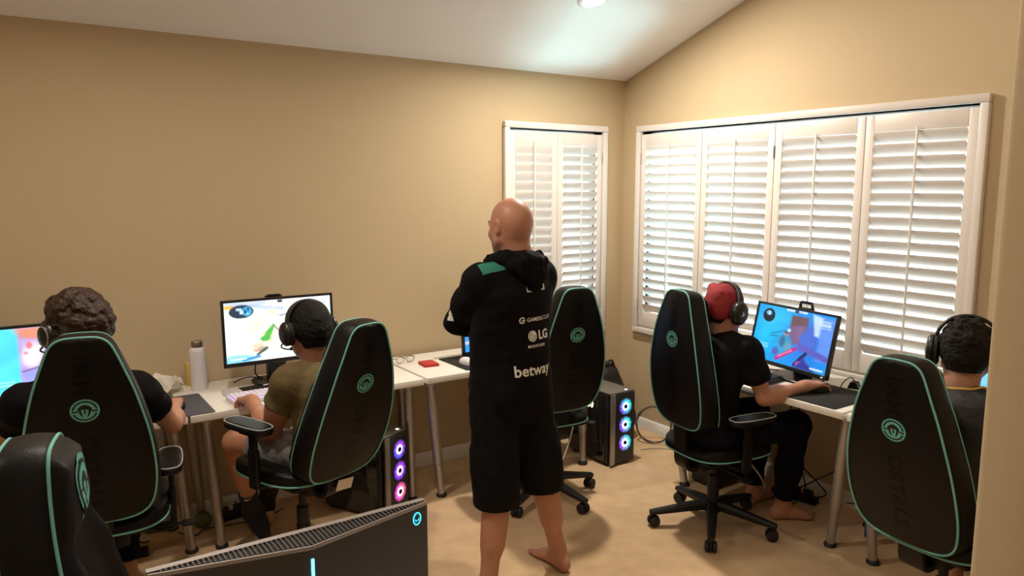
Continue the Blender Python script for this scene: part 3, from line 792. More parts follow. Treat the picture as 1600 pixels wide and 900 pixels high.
def hand_sdf(F, w, d, up, side, curl=(25, 30, 20), spread=4, thumb=(35, 20), sc=1.0, fk=.0035, dcurl=(0, 2, 5, 8)):
    """w wrist; d direction of the hand; up = back of the hand; side = +1 thumb on the r side of (d,up)"""
    d = nrm(d); up = nrm(np.array(up)-d*np.dot(up, d)); r = np.cross(d, up)*side      # r: towards the thumb
    Q = lambda a, b, c: np.array(w)+(d*a+r*b+up*c)*sc
    # palm
    for b, e in ((.026, .003), (.009, .005), (-.009, .004), (-.025, .001)):
        F.cap(Q(.012, b*.72, 0), Q(.086-abs(b-.006)*.28, b, e), .0145*sc, .0118*sc, .012)
    F.cap(Q(-.02, 0, 0), Q(.03, 0, 0), .026*sc, .022*sc, .02)
    F.ell(Q(.035, .026, -.010), (.028*sc, .017*sc, .014*sc), np.stack([d, r, up], 1), .012)   # ball of the thumb
    lens = [(.044, .026, .020), (.049, .030, .022), (.046, .028, .021), (.036, .021, .018)]
    rads = [.0088, .0092, .0086, .0076]
    for i, b in enumerate((.027, .009, -.009, -.026)):
        p = Q(.086-abs(b-.006)*.28, b, .003); ang = 0.0; sp = R((1.5-i)*spread); rr = rads[i]*sc
        for j, L in enumerate(lens[i]):
            ang += R(curl[j]+dcurl[i]*(1 if j < 2 else .5))
            v = (d*math.cos(sp)+r*math.sin(sp))*math.cos(ang)-up*math.sin(ang); q = p+v*L*sc
            F.cap(p, q, rr, rr*.90, fk if j else .008); p = q; rr *= .90
            if j < 2: F.ell(p, (rr*1.08,)*3, None, .004)
    a1, a2 = R(thumb[0]), R(thumb[1])
    p = Q(.022, .026, -.008); v = nrm(d*math.cos(a1)+r*math.sin(a1)-up*.30); q = p+v*.045*sc; F.cap(p, q, .0125*sc, .0105*sc, .008)
    v2 = nrm(d*math.cos(a1-a2)+r*math.sin(a1-a2)-up*.28); q2 = q+v2*.032*sc; F.cap(q, q2, .0102*sc, .0092*sc, .004)
    v3 = nrm(d*math.cos(a1-1.6*a2)+r*math.sin(a1-1.6*a2)-up*.25); q3 = q2+v3*.024*sc; F.cap(q2, q3, .0092*sc, .0075*sc, .004)
def foot_sdf(F, ankle, toe_dir, side, sc=1.0, toes=True, lift=0.0):
    """ankle joint about 8 cm above the sole; side=+1: big toe on the r side"""
    f = nrm(V(toe_dir[0], toe_dir[1], 0)); r = np.cross(f, V(0, 0, 1))*side; o = np.array(ankle, float); z0 = o[2]-.080*sc
    def Q(a, b, z):
        p = o+(f*a+r*b)*sc; p[2] = z0+z*sc+max(0, -a+.1)*0; return p
    F.cap(o+V(0, 0, .03), Q(-.012, 0, .05), .036*sc, .036*sc, .02)
    F.ell(Q(-.045, 0, .030), (.030*sc, .029*sc, .030*sc), None, .025)
    F.cap(Q(-.04, -.004, .024), Q(.10, -.016, .020), .025*sc, .021*sc, .02)
    F.cap(Q(.0, .004, .058), Q(.115, .014, .022), .034*sc, .022*sc, .03)
    F.cap(Q(.06, -.012, .035), Q(.115, -.022, .020), .024*sc, .019*sc, .02)
    if toes:
        for i, (b, L, rr) in enumerate(((.024, .185, .0135), (.006, .180, .0100), (-.008, .172, .0095), (-.021, .162, .0090), (-.033, .150, .0088))):
            F.cap(Q(.118-.004*i, b*.95, .017), Q(L-.012, b*1.08, rr/sc*1.0), rr*1.05*sc, rr*sc, .006)
    else: F.cap(Q(.115, .008, .020), Q(.165, .004, .018), .026*sc, .018*sc, .03); F.cap(Q(.115, -.02, .018), Q(.150, -.018, .016), .02*sc, .016*sc, .02)
def skin_tone(base, dark=None):
    """skin colour; dark = list of (centre, radius, colour, softness) patches of stubble / flush"""
    base = np.array(base)
    def f(P):
        c = np.tile(base, (len(P), 1)); r = np.random.RandomState(3); v = np.zeros(len(P))
        for i in range(4):
            q = r.normal(size=3)*28; v += np.sin(P@q+r.uniform(0, 6))
        c = c*(1+.03*v[:, None]/2)
        for (ctr, rad, colr, soft, *M) in (dark or []):
            q = P-np.array(ctr)
            if M: q = (q@M[0])/np.array(rad); dist = np.linalg.norm(q, axis=1); t = np.clip((1-dist)/soft, 0, 1)
            else: dist = np.linalg.norm(q, axis=1); t = np.clip((rad-dist)/soft, 0, 1)
            t = (t*t*(3-2*t))[:, None]; c = c*(1-t)+np.array(colr)*t
        return np.clip(c, 0, 1)
    return f
# ============================================================ people
SK = (.60, .315, .205)           # skin
M_HOOD = mat('black_jersey', (.0032, .0025, .0030), .85, bump=(60, .25), spec=.15)
M_SHORT = mat('black_shorts_cloth', (.0030, .0024, .0028), .8, bump=(50, .3), spec=.18)
M_BTEE = mat('black_tshirt', (.0042, .0034, .0038), .85, bump=(60, .3), spec=.15)
M_OLIVE = mat('olive_tshirt', (.125, .085, .030), .85, bump=(60, .3))
M_GSHORT = mat('grey_shorts', (.22, .20, .19), .9, bump=(60, .3))
M_NAVY = mat('navy_trousers', (.0034, .0038, .0085), .85, bump=(50, .3), spec=.15)
M_SOCK = mat('dark_sock', (.012, .011, .013), .9, bump=(150, .3))
M_WHITEPR = mat('white_print', (.78, .76, .74), .6)
M_EYE = mat('eye_white', (.75, .72, .70), .2)
M_HAIRD = mat('dark_hair', (.006, .0045, .004), .62, bump=(120, .8), spec=.2)
M_HAIRB = mat('brown_hair', (.034, .0155, .0085), .45, bump=(110, .5), spec=.3)

def eyes(H, root, o):
    mb = MB()
    e = None
    for s in (-1, 1):
        mb = MB(); c = H(s*.031, .0745, -.002)-o
        mb.lathe([(0, -.0115), (.006, -.0098), (.0098, -.006), (.0115, 0), (.0098, .006), (.006, .0098)], 16, c, H.f)
        mb.lathe([(.006, .0098), (.003, .0112), (0, .0116)], 16, c, H.f, mi=1)
        mb.build('eye', [M_EYE, mat('iris', (.02, .012, .008), .1)], root)
def torso(F, pel, chest, neck, shl, shr, scale=1.0, grow=0.0, k=.05, facing=None, belly=.0):
    """pel, chest: Frames (r,f,u)"""
    F.ell(pel(0, 0, 0), (.165*scale, .118*scale, .12), pel.M, k, grow=grow)
    F.ell((pel.o*.5+chest.o*.5)+chest.f*(.012+belly), (.150*scale, (.108+belly*.5)*scale, .17), chest.M, k, grow=grow)
    F.ell(chest(0, 0, .0), (.165*scale, .112*scale, .175), chest.M, k, grow=grow)
    F.ell(chest(0, -.02, .09), (.165*scale, .088*scale, .10), chest.M, k, grow=grow)
    for s in (shl, shr):
        s = np.array(s); F.cap(np.array(neck)*.75+s*.25-V(0, 0, .025), s*.9+np.array(neck)*.1, .046*scale, .050*scale, .04, grow=grow)
def arm(F, sh, el, wr, ru=.047, re=.037, rw=.026, k=.03, grow=0.0, upper=True, lower=True):
    sh, el, wr = map(np.array, (sh, el, wr))
    if upper:
        F.ell(sh+(el-sh)*.08, (ru*1.12,)*3, None, k, grow=grow); F.cap(sh, el, ru, re, k, grow=grow)
        m = sh+(el-sh)*.5; F.ell(m, (ru*.98,)*3, None, .05, grow=grow)
    if lower:
        F.cap(el, wr, re*.98, rw, .02, grow=grow); m = el+(wr-el)*.28; F.ell(m, (re*1.10,)*3, None, .05, grow=grow)
def leg(F, hip, kn, an, rt=.082, rk=.052, ra=.036, k=.04, grow=0.0, upper=True, lower=True, calf=None):
    hip, kn, an = map(np.array, (hip, kn, an))
    if upper: F.cap(hip, kn, rt, rk, k, grow=grow)
    if lower:
        F.cap(kn, an, rk*.96, ra, .03, grow=grow)
        back = np.array(calf) if calf is not None else V(0, 0, 0)
        m = kn+(an-kn)*.32+back; F.cap(kn+(an-kn)*.18+back*.7, kn+(an-kn)*.50+back*.7, .046, .040, .05, grow=grow)

def project(name, target, mats, polys, C, U, N, off, parent, sub=0, mi=None):
    """lay flat 2D shapes (in the plane through C spanned by U and up = N x U) onto a surface, looking along -N"""
    dg = bpy.context.evaluated_depsgraph_get()
    me = target.data; Mw = target.matrix_world if target.parent is None else target.parent.matrix_basis @ target.matrix_basis
    bvh = BVHTree.FromPolygons([Mw @ v.co for v in me.vertices], [tuple(p.vertices) for p in me.polygons])
    U = Vector(U).normalized(); N = Vector(N).normalized(); Up = N.cross(U); C = Vector(C)
    bm = bmesh.new(); ml = []
    for gi, (vs, fs) in enumerate(polys):
        bv = [bm.verts.new((x, y, 0)) for x, y in vs]
        for f in fs:
            try: fc = bm.faces.new([bv[i] for i in f]); fc.material_index = (mi[gi] if mi else 0)
            except ValueError: pass
    if sub:
        bmesh.ops.triangulate(bm, faces=bm.faces[:])
        bmesh.ops.subdivide_edges(bm, edges=bm.edges[:], cuts=sub, use_grid_fill=True)
    inv = (parent.matrix_basis.inverted() if parent else Matrix.Identity(4)); last = None
    for v in bm.verts:
        p = C+U*v.co.x+Up*v.co.y; hit = bvh.ray_cast(p+N*.4, -N)
        if hit[0] is None: q = p if last is None else last
        else: q = hit[0]+N*off; last = q
        v.co = inv @ q
    m2 = bpy.data.meshes.new(name); bm.to_mesh(m2); bm.free()
    if not isinstance(mats, (list, tuple)): mats = [mats]
    for m in mats: m2.materials.append(m)
    o = bpy.data.objects.new(name, m2); COL.objects.link(o); o.parent = parent; return o
def rect_poly(x0, y0, x1, y1): return ([(x0, y0), (x1, y0), (x1, y1), (x0, y1)], [(0, 1, 2, 3)])
def ring_polys(r0, r1, a0=0, a1=360, n=28, cx=0, cy=0):
    q = annulus(r0, r1, a0, a1, n); vs = []; fs = []
    for p in q: fs.append(tuple(range(len(vs), len(vs)+len(p)))); vs += [(x+cx, y+cy) for x, y in p]
    return vs, fs
def at_xy(poly, dx, dy, sx=1, sy=1): return [(x*sx+dx, y*sy+dy) for x, y in poly[0]], poly[1]
def move_text(txt, size, dx, dy, bold=0.0, sp=1.0, width=None):
    vs, fs, (w, h) = text_polys(txt, size, bold, sp); k = (width/w) if width else 1
    return [(x*k+dx, y*(k if width else 1)+dy) for x, y in vs], fs

# ------------------------------------------------------------ the standing man
def standing_man():
    o = V(1.742, 2.564, 0); root = empty('person', o, label='bald man standing barefoot with arms crossed, black hoodie with white lettering, black shorts', cat='person')
    face = 94; B = heading(face)
    def L(x, y, z): return o+B.r*x+B.f*y+V(0, 0, z)
    pel = heading(face, o=L(-.01, -.0, .915)); ch = heading(face, pitch=0, o=L(-.005, .0, 1.225))
    neck = L(.012, -.030, 1.445)
    shL, shR = L(-.165, .0, 1.372), L(.150, -.005, 1.372)
    elL, elR = V(1.583, 2.742, 1.180), L(.200, .110, 1.13)
    wrL, wrR = L(.055, .245, 1.135), L(.0, .235, 1.165)
    H = heading(97, -7, 0, o=L(-.004, .010, 1.592))
    hipL, hipR = L(-.095, 0, .88), L(.085, 0, .88)
    knL, knR = V(1.628, 2.515, .47), V(1.872, 2.515, .475)
    anL, anR = V(1.56, 2.475, .085), V(2.005, 2.575, .085)
    lo, hi = o+V(-.42, -.40, -.01), o+V(.42, .48, 1.76)
    F = Field(lo, hi, .0048)
    torso(F, pel, ch, neck, shL, shR, 1.0, -.012)
    head_sdf(F, H); neck_sdf(F, H, neck, .058, .066)
    arm(F, shL, elL, wrL); arm(F, shR, elR, wrR)
    hand_sdf(F, wrL, B.r*.9-B.f*.05+V(0, 0, .15), B.f*.8+V(0, 0, .5), -1, curl=(30, 35, 25))
    hand_sdf(F, wrR, -B.r*.95+B.f*.0+V(0, 0, .12), B.f*.85+V(0, 0, .4), 1, curl=(40, 55, 35), thumb=(20, 25))
    leg(F, hipL, knL, anL, calf=-B.f*.018); leg(F, hipR, knR, anR, calf=-B.f*.018)
    foot_sdf(F, anL, (B.f-B.r*.25)[:2], 1); foot_sdf(F, anR, (V(-.02, 1, 0))[:2], -1)
    stub = (.13, .080, .065)
    tone = skin_tone((.45, .215, .140), [(H(0, .045, -.075), (.084, .088, .060), stub, .35, H.M), (H(0, -.03, .075), .075, (.50, .22, .15), .05)])
    F.build('body', SKIN_MAT, root, o, 2, tone, keep=True)
    # eyebrows
    E = Field(H.o-.13, H.o+.13, .003)
    for s in (-1, 1): E.cap(H(s*.014, .0955, .020), H(s*.032, .0935, .024), .0042, .0042, .004); E.cap(H(s*.032, .0935, .024), H(s*.050, .074, .019), .0042, .003, .004)
    E.build('eyebrows', M_HAIRD, root, o, 1)
    eyes(H, root, o)
    # hoodie
    S = Field(o+V(-.44, -.40, .62), o+V(.46, .48, 1.56), .0050)
    g = .016
    torso(S, pel, ch, neck, shL, shR, 1.04, g, belly=.012)
    S.cap(L(-.05, .0, .84), L(-.02, .0, 1.1), .115, .12, .06); S.cap(L(.05, 0, .84), L(.03, 0, 1.1), .115, .12, .06)
    S.ell(L(0, 0, .84), (.180, .132, .14), pel.M, .05)
    arm(S, shL, elL, wrL, .056, .050, .040, .035, .006); arm(S, shR, elR, wrR, .056, .050, .040, .035, .006)
    S.noise(.0045, 26, 4, lambda X, Y, Z: np.clip((1.36-Z)/.2, .25, 1)); S.noise(.0035, 55, 9, lambda X, Y, Z: np.where((X-o[0])*B.r[0]+(Y-o[1])*B.r[1] < -.10, 1.0, .25))
    S.cut(L(0, 0, .775), (0, 0, -1)); S.cap(L(0, .06, 1.56), L(.01, -.02, 1.40), .070, .070, .02, op='s')
    for w, e in ((wrL, elL), (wrR, elR)):
        d = nrm(w-e); S.cut(w-d*.005, d, sphere=(w+d*.06, .13))
    hood = S.build('hoodie', M_HOOD, root, o, 2)
    # hood bunched round the neck and hanging behind
    D = Field(o+V(-.26, -.34, 1.22), o+V(.30, .22, 1.62), .0045)
    ring = [L(-.075, .075, 1.405), L(-.098, .01, 1.445), L(-.080, -.062, 1.465), L(-.01, -.105, 1.462), L(.066, -.085, 1.462), L(.100, -.01, 1.445), L(.080, .07, 1.405)]
    for a, b in zip(ring, ring[1:]): D.cap(a, b, .026, .028, .02)
    D.ell(L(.012, -.118, 1.428), (.082, .032, .044), B.M, .03); D.ell(L(.014, -.126, 1.396), (.060, .026, .034), B.M, .03)
    D.cap(L(-.075, -.10, 1.435), L(.005, -.142, 1.378), .024, .018, .02); D.cap(L(.095, -.10, 1.435), L(.025, -.142, 1.378), .024, .018, .02)
    D.cap(L(-.04, -.125, 1.455), L(.07, -.125, 1.452), .022, .022, .012)
    D.ell(L(.012, -.062, 1.475), (.066, .045, .05), B.M, .012, op='s')
    D.noise(.006, 38, 12); D.noise(.0045, 70, 3, ridged=True)
    hd = D.build('hood', M_HOOD, hood, (0, 0, 0), 2)
    for v in hd.data.vertices: v.co -= Vector(o)
    hd.data.update()
    # shorts
    K = Field(o+V(-.36, -.34, .36), o+V(.36, .34, 1.02), .0050)
    K.ell(pel(0, 0, .0), (.180, .138, .13), pel.M, .04)
    for hp, kn in ((hipL, knL), (hipR, knR)):
        hp = np.array(hp); K.cap(hp-V(0, 0, .02), kn-V(0, 0, .02), .108, .088, .035); K.cap(hp*.4+kn*.6, kn-V(0, 0, .08), .094, .092, .03)
    K.noise(.006, 24, 21, lambda X, Y, Z: np.clip((.85-Z)/.25, .2, 1)); K.noise(.003, 60, 5)
    for kn, zc in ((knL, .425), (knR, .445)): K.cut((kn[0], kn[1], zc), (0, 0, -1), sphere=(kn-V(0, 0, .06), .20))
    K.cut((0, 0, .40), (0, 0, -1)); K.cut((0, 0, .97), (0, 0, 1))
    K.build('shorts', M_SHORT, root, o, 2)
    # lettering on the back
    N = -B.f; U = Vector(B.r)
    Cb = Vector(L(.045, -.1, 1.145))
    def proj_txt(name, polys, dx, z, tilt=0.0, tgt=hood, off=.0022, sub=0, mats=M_WHITEPR, mi=None):
        c = Vector(L(dx, -.1, z)); return project(name, tgt, mats, polys, c, B.r, N, off, root, sub, mi)
    gx = .052
    pg = [move_text('GAMERS', .036, .006, 0, .0005, 1.0, .086), move_text('CLUB', .036, .080, 0, 0, .92, .055)]
    pg += [ring_polys(.0085, .014, 25, 330, 20, -.060, 0), rect_poly(-.061, -.0035, -.046, .0018)]
    proj_txt('sponsor_lettering', pg, .010, 1.216)
    pl = [move_text('LG', .052, .040, .002, .0018, 1.0, .058)]
    pl += [ring_polys(0, .0225, 0, 360, 28, -.022, 0)]
    proj_txt('sponsor_lettering', pl, .022, 1.147)
    pd = [move_text('L', .020, -.020, -.002, .0003, 1, .007), ring_polys(.0150, .0172, 100, 370, 20, -.022, 0), ring_polys(0, .0026, 0, 360, 10, -.030, .007), rect_poly(-.016, -.002, -.008, .0005)]
    proj_txt('sponsor_emblem_line', pd, .022, 1.147, off=.0032, mats=M_HOOD)
    proj_txt('sponsor_lettering', [move_text('MONITORES', .021, 0, 0, .0003, 1.0, .094)], .021, 1.106)
    proj_txt('sponsor_lettering', [move_text('betway', .066, 0, 0, .0014, 1.04, .190)], .010, 1.000)
    # corner marks under the hood, green yoke on the left shoulder
    proj_txt('corner_mark', [([(-.040, 0), (-.012, 0), (-.034, .006), (-.040, .022)], [(0, 1, 2, 3)])], .012, 1.330, sub=2)
    proj_txt('corner_mark', [([(.036, 0), (.062, .0), (.062, .034), (.054, .034), (.053, .010)], [(0, 1, 2, 3, 4)])], .012, 1.333, sub=2)
    G = mat('green_yoke', (.02, .20, .135), .7)
    nv = Vector((-B.f*.62-B.r*.42+V(0, 0, .66))); nv.normalize(); uu = Vector(B.r)*1.0-nv*Vector(B.r).dot(nv)
    project('shoulder_yoke', hood, G, [rect_poly(-.055, -.028, .058, .030)], L(-.128, -.035, 1.415), uu, nv, .0025, root, 6)
    nv = Vector((-B.f*.55-B.r*.80)); nv.normalize(); uu = Vector((nv.y*-1, nv.x, 0))
    project('sleeve_mark', hood, M_WHITEPR, [([(-.018, -.022), (.018, -.022), (.018, -.012), (.006, -.012), (.006, .024), (-.002, .024), (-.016, .006), (-.010, .002), (-.003, .008), (-.003, -.012), (-.018, -.012)], [tuple(range(11))])],
            (elL+shL)/2*0.0+np.array(elL)+V(-.02, -.01, .035), uu, nv, .0025, root, 2)
    return root
standing_man()
# ------------------------------------------------------------ headsets
M_HS = mat('headset_plastic', (.010, .0095, .010), .35); M_HSC = mat('headset_cushion', (.012, .011, .011), .65)
M_SILV = mat('silver_plastic', (.45, .45, .47), .3, .6)
def headset(H, label, mic=None, ring=None, top=.118, logo=False, cup=1.0, spread=.094):
    o = Vector(H.o); root = empty('headset', o, label=label, cat='headset', group='gaming headsets')
    P = lambda x, y, z: Vector(H(x, y, z))-o
    mb = MB(); pts = []
    n = 28; secs = []
    for i in range(n+1):
        a = PI*i/n; x = -math.cos(a)*spread; z = .012+(top-.012)*math.sin(a)**.8
        secs.append((x, z, math.cos(a), math.sin(a)))
    vs = []; fs = []
    for (x, z, ca, sa) in secs:
        for (w, t) in ((-.015, 0), (-.012, .006), (.012, .006), (.015, 0), (.012, -.006), (-.012, -.006)): vs.append(P(x-ca*t, -.006+w, z+sa*t))
    for i in range(n):
        for q in range(6): fs.append((i*6+q, i*6+(q+1) % 6, (i+1)*6+(q+1) % 6, (i+1)*6+q))
    fs.append(tuple(range(6))); fs.append(tuple(n*6+q for q in range(6)))
    mb.add(vs, fs); mb.build('headband', M_HS, root, angle=50)
    for s in (-1, 1):
        ax = Vector(H.r)*s; c = P(s*(spread-.012), -.004, -.008)
        def ov(prof, mat_i, mbx):   # oval lathe
            N = len(prof); m = 32; vs = []; fs = []
            for (r, h) in prof:
                for k in range(m):
                    t = 2*PI*k/m; vs.append(c+Vector(H.f)*(r*.92*cup*math.cos(t))+Vector(H.u)*(r*1.1*cup*math.sin(t))+ax*h)
            for i in range(N-1):
                for k in range(m): fs.append((i*m+k, i*m+(k+1) % m, (i+1)*m+(k+1) % m, (i+1)*m+k))
            fs.append(tuple(range(m-1, -1, -1))); fs.append(tuple((N-1)*m+k for k in range(m))); mbx.add(vs, fs, mat_i)
        mb = MB(); ov([(.036, .016), (.041, .019), (.041, .026), (.037, .033), (.028, .040), (.014, .043), (.004, .044)], 0, mb)
        ec = mb.build('ear_cup', M_HS, root, angle=50)
        mb = MB(); ov([(.022, -.004), (.034, -.003), (.041, .003), (.041, .011), (.036, .017), (.02, .018)], 0, mb); mb.build('ear_cushion', M_HSC, ec)
        if ring:
            mb = MB(); t = [2*PI*k/32 for k in range(32)]
            mb.tube([c+Vector(H.f)*(.0315*.92*cup*math.cos(q))+Vector(H.u)*(.0315*1.1*cup*math.sin(q))+ax*.0375 for q in t], .0025, 6, closed=True); mb.build('trim_ring', ring, ec)
        if logo and s == 1:
            mb = MB(); F_ = Vector(H.f); U_ = Vector(H.u)
            for poly in ([(-.004, -.010), (.001, -.011), (.001, .010), (-.004, .012)], [(.001, .004), (.009, .001), (.009, -.004), (.001, -.002)], [(-.012, -.008), (-.004, -.006), (-.004, -.010), (-.012, -.011)]):
                mb.add([c+F_*(x*1.0)+U_*y+ax*.0448 for x, y in poly], [tuple(range(len(poly)))])
            mb.build('cup_emblem', M_WHITEPR, ec, smooth=False)
    if mic:
        mb = MB(); s = mic; path = bez([P(s*(spread+.012), .012, -.035), P(s*(spread+.008), .055, -.060), P(s*.062, .095, -.076), P(s*.035, .113, -.078)], 8)
        mb.tube(path, .0032, 8); b = mb.build('microphone_boom', M_HS, root)
        mb = MB(); e = path[-1]; d = (path[-1]-path[-3]).normalized(); mb.lathe([(0, -.004), (.006, -.002), (.0075, .004), (.0075, .012), (.005, .017), (0, .018)], 14, e, d); mb.build('microphone', M_HSC, b)
    return root

# ------------------------------------------------------------ seated players
def seated(label, face, base, H, pel, ch, neck, sh, el, wr, hands, hip, kn, an, toe, skin, shirt_mat, trouser_mat, trouser_end, sleeve_end, feet='bare', scale=1.0, tone_extra=None, arm_r=(.047, .038, .026), seed=1, shirt_name='t_shirt', trousers='trousers', neck_r=(.054, .062)):
    """pairs are (left, right); trouser_end / sleeve_end are fractions along the shin / upper arm"""
    o = V(*base, 0); root = empty('person', o, label=label, cat='person', group=None)
    B = heading(face); pelF = heading(face, -4, o=pel); chF = heading(face, -8, o=ch)
    allp = np.array([H.o, pel, ch, neck, *sh, *el, *wr, *kn, *an, *hip]); lo = allp.min(0)-V(.22, .22, .20); hi = allp.max(0)+V(.24, .24, .16); lo[2] = max(lo[2], -.02)
    F = Field(lo, hi, .0052)
    torso(F, pelF, chF, neck, sh[0], sh[1], scale, -.010)
    head_sdf(F, H); neck_sdf(F, H, neck, *neck_r)
    for i in (0, 1):
        arm(F, sh[i], el[i], wr[i], *arm_r)
        hd, up, curl, thumb = hands[i]; hand_sdf(F, wr[i], hd, up, -1 if i == 1 else 1, curl=curl, thumb=thumb, dcurl=(0, 2, 4, 7))
        leg(F, hip[i], kn[i], an[i], calf=-B.f*.014)
        if isinstance(toe[i][0], str): F.cap(an[i], toe[i][1], .034, .022, .03)
        else: foot_sdf(F, an[i], toe[i], 1 if i == 0 else -1, toes=(feet == 'bare'))
    dark = [(H(0, .05, -.085), (.072, .072, .05), np.array(skin)*.45, .4, H.M)]+(tone_extra or [])
    F.build('body', SKIN_MAT, root, o, 2, skin_tone(skin, dark), keep=True)
    eyes(H, root, o)
    # shirt
    S = Field(np.minimum(np.array(pel)-.30, np.minimum(*sh)-.25), np.maximum(np.maximum(*sh), np.array(neck))+V(.25, .25, .12), .0052)
    g = .010; torso(S, pelF, chF, neck, sh[0], sh[1], scale*1.02, g)
    for i in (0, 1): arm(S, sh[i], el[i], wr[i], arm_r[0]+.010, arm_r[1]+.013, arm_r[2], .035, .004, lower=False)
    S.noise(.0042, 27, seed); S.noise(.0026, 60, seed+3)
    S.cap(H(0, -.022, -.05), np.array(neck)-B.f*.0+V(0, 0, -.006), neck_r[0]+.006, neck_r[1]+.004, .006, op='s')
    for i in (0, 1):
        d = nrm(np.array(el[i])-np.array(sh[i])); p = np.array(sh[i])+(np.array(el[i])-np.array(sh[i]))*sleeve_end; S.cut(p, d, sphere=(p+d*.09, .115))
    S.cut(np.array(pel)-V(0, 0, .06), (0, 0, -1))
    shirt = S.build(shirt_name, shirt_mat, root, o, 2, keep=True)
    # trousers
    K = Field(np.minimum(np.minimum(np.min(kn, 0), np.min(an, 0)), np.array(pel))-.22, np.maximum(np.maximum(np.max(kn, 0), np.max(an, 0)), np.array(pel))+.22, .0055)
    K.ell(pelF(0, 0, -.01), (.175*scale, .132*scale, .115), pelF.M, .04)
    for i in (0, 1):
        h_, k_, a_ = map(np.array, (hip[i], kn[i], an[i]))
        if trouser_end >= 1: 
            K.cap(h_, k_, .098, .074, .04); K.cap(k_, k_+(a_-k_)*.55, .072, .062, .03); K.cap(k_+(a_-k_)*.5, k_+(a_-k_)*1.0, .060, .050, .03)
        else: K.cap(h_, h_+(k_-h_)*min(1, trouser_end+.15), .100, .086, .04)
    K.noise(.005, 26, seed+7); K.noise(.003, 55, seed+8)
    for i in (0, 1):
        h_, k_, a_ = map(np.array, (hip[i], kn[i], an[i]))
        if trouser_end >= 1: p = k_+(a_-k_)*(trouser_end-.18); d = nrm(a_-k_); K.cut(p, d, sphere=(p+d*.10, .135))
        else: p = h_+(k_-h_)*trouser_end; d = nrm(k_-h_); K.cut(p, d, sphere=(p+d*.10, .15))
    K.cut(np.array(pel)+V(0, 0, .06), (0, 0, 1))
    K.build(trousers, trouser_mat, root, o, 2, keep=False)
    return root, o, B, shirt
def hair_cap(H, root, o, m, low, fringe, thick=.008, lumps=0, lump_r=.014, seed=0, h=.0035, name='hair', noise=.0025, freq=90, nape=-.055):
    F = Field(H.o-.17, H.o+.17, h); M = H.M
    F.ell(H(0, -.012, .026), (.075, .094, .086), M, .01, grow=thick); F.ell(H(0, -.045, .0), (.066, .060, .070), M, .03, grow=thick)
    F.cap(H(0, -.055, -.03), H(0, -.052, nape), .052, .044, .03, grow=thick*.5)
    if lumps:
        r = np.random.RandomState(seed)
        for i in range(lumps):
            v = r.normal(size=3); v /= np.linalg.norm(v)
            if v[2] < -.35 or (v[1] > .45 and v[2] < .35): continue
            p = H(v[0]*(.075+thick), -.012+v[1]*(.094+thick), .026+v[2]*(.086+thick)); rr = lump_r*r.uniform(.6, 1.2)
            t = r.normal(size=3); t -= v*np.dot(t, v); t = nrm(t)*rr*.8; t = H.r*t[0]+H.f*t[1]+H.u*t[2]
            F.cap(p-t, p+t, rr, rr*.8, .004)
    F.noise(noise, freq, seed+2); F.noise(noise*.6, freq*2.2, seed+5)
    # hairline: clear face and ears
    F.cut(H(0, fringe, .052), H.f*.86-H.u*.5); F.cut(H(0, 0, low), -H.u)
    for s in (-1, 1): F.ell(H(s*.085, .022, -.030), (.03, .034, .040), M, .01, op='s')
    F.cap(H(-.09, .07, -.03), H(.09, .07, -.03), .05, .05, .01, op='s')
    return F.build(name, m, root, o, 1, keep=True)
FLAT = (20, 25, 15)
# --- curly-haired player on the left
H = heading(118, -6, 0, o=V(.192, 3.095, 1.240))
root, o, B, sh_ = seated('person with curly brown hair and headset in black t-shirt, seen from behind at left desk', 86, (.20, 3.07), H, V(.19, 2.99, .635), V(.195, 3.05, .87), V(.192, 3.065, 1.095),
    (V(.010, 3.075, .995), V(.374, 3.065, .990)), (V(-.055, 3.33, .79), V(.515, 3.27, .776)), (V(-.115, 3.575, .785), V(.572, 3.535, .782)),
    ((V(.1, 1, -.10), V(0, 0, 1), FLAT, (35, 20)), (V(.20, 1, -.06), V(-.1, 0, 1), (22, 28, 18), (30, 15))),
    (V(.10, 3.0, .605), V(.28, 3.0, .605)), (V(.02, 3.42, .575), V(.34, 3.42, .575)), (V(.03, 3.44, .085), V(.33, 3.44, .085)), ((0, 1), (.1, 1)), (.52, .265, .165), M_BTEE, M_NAVY, 1.0, .48, seed=11)
hair_cap(H, root, o, M_HAIRB, -.085, .070, .020, 230, .019, 5, noise=.004, freq=110)
headset(heading(118, -6, 0, o=H.o), 'black headset on the curly-haired person with silver ring on the ear cup', mic=-1, ring=M_SILV, top=.140, spread=.100)
# --- player in olive t-shirt
H = heading(100, -10, 0, o=V(1.035, 3.055, 1.155))
root, o, B, sh_ = seated('person with black hair and headset in olive t-shirt and grey shorts at middle desk', 114, (1.03, 3.08), H, V(1.09, 2.97, .670), V(1.095, 2.985, .825), V(1.062, 3.03, 1.028),
    (V(.925, 2.985, .955), V(1.222, 3.105, .955)), (V(.873, 3.115, .722), V(1.405, 3.215, .775)), (V(.868, 3.385, .79), V(1.30, 3.46, .785)),
    ((V(-.10, 1, -.16), V(.1, 0, 1), (20, 35, 25), (30, 20)), (V(-.25, 1, -.1), V(0, 0, 1), FLAT, (35, 20))),
    (V(1.0, 2.98, .63), V(1.17, 3.05, .63)), (V(.80, 3.43, .595), V(1.02, 3.47, .545)), (V(.915, 3.64, .165), V(1.03, 3.83, .085)), (('tip', V(.945, 3.565, .045)), (0, 1)), (.50, .235, .145), M_OLIVE, M_GSHORT, .66, .42,
    feet='sock', arm_r=(.054, .044, .029), seed=23, trousers='shorts', scale=.98, neck_r=(.058, .066))
hair_cap(H, root, o, M_HAIRD, -.078, .068, .009, 0, seed=8, noise=.0022, freq=120)
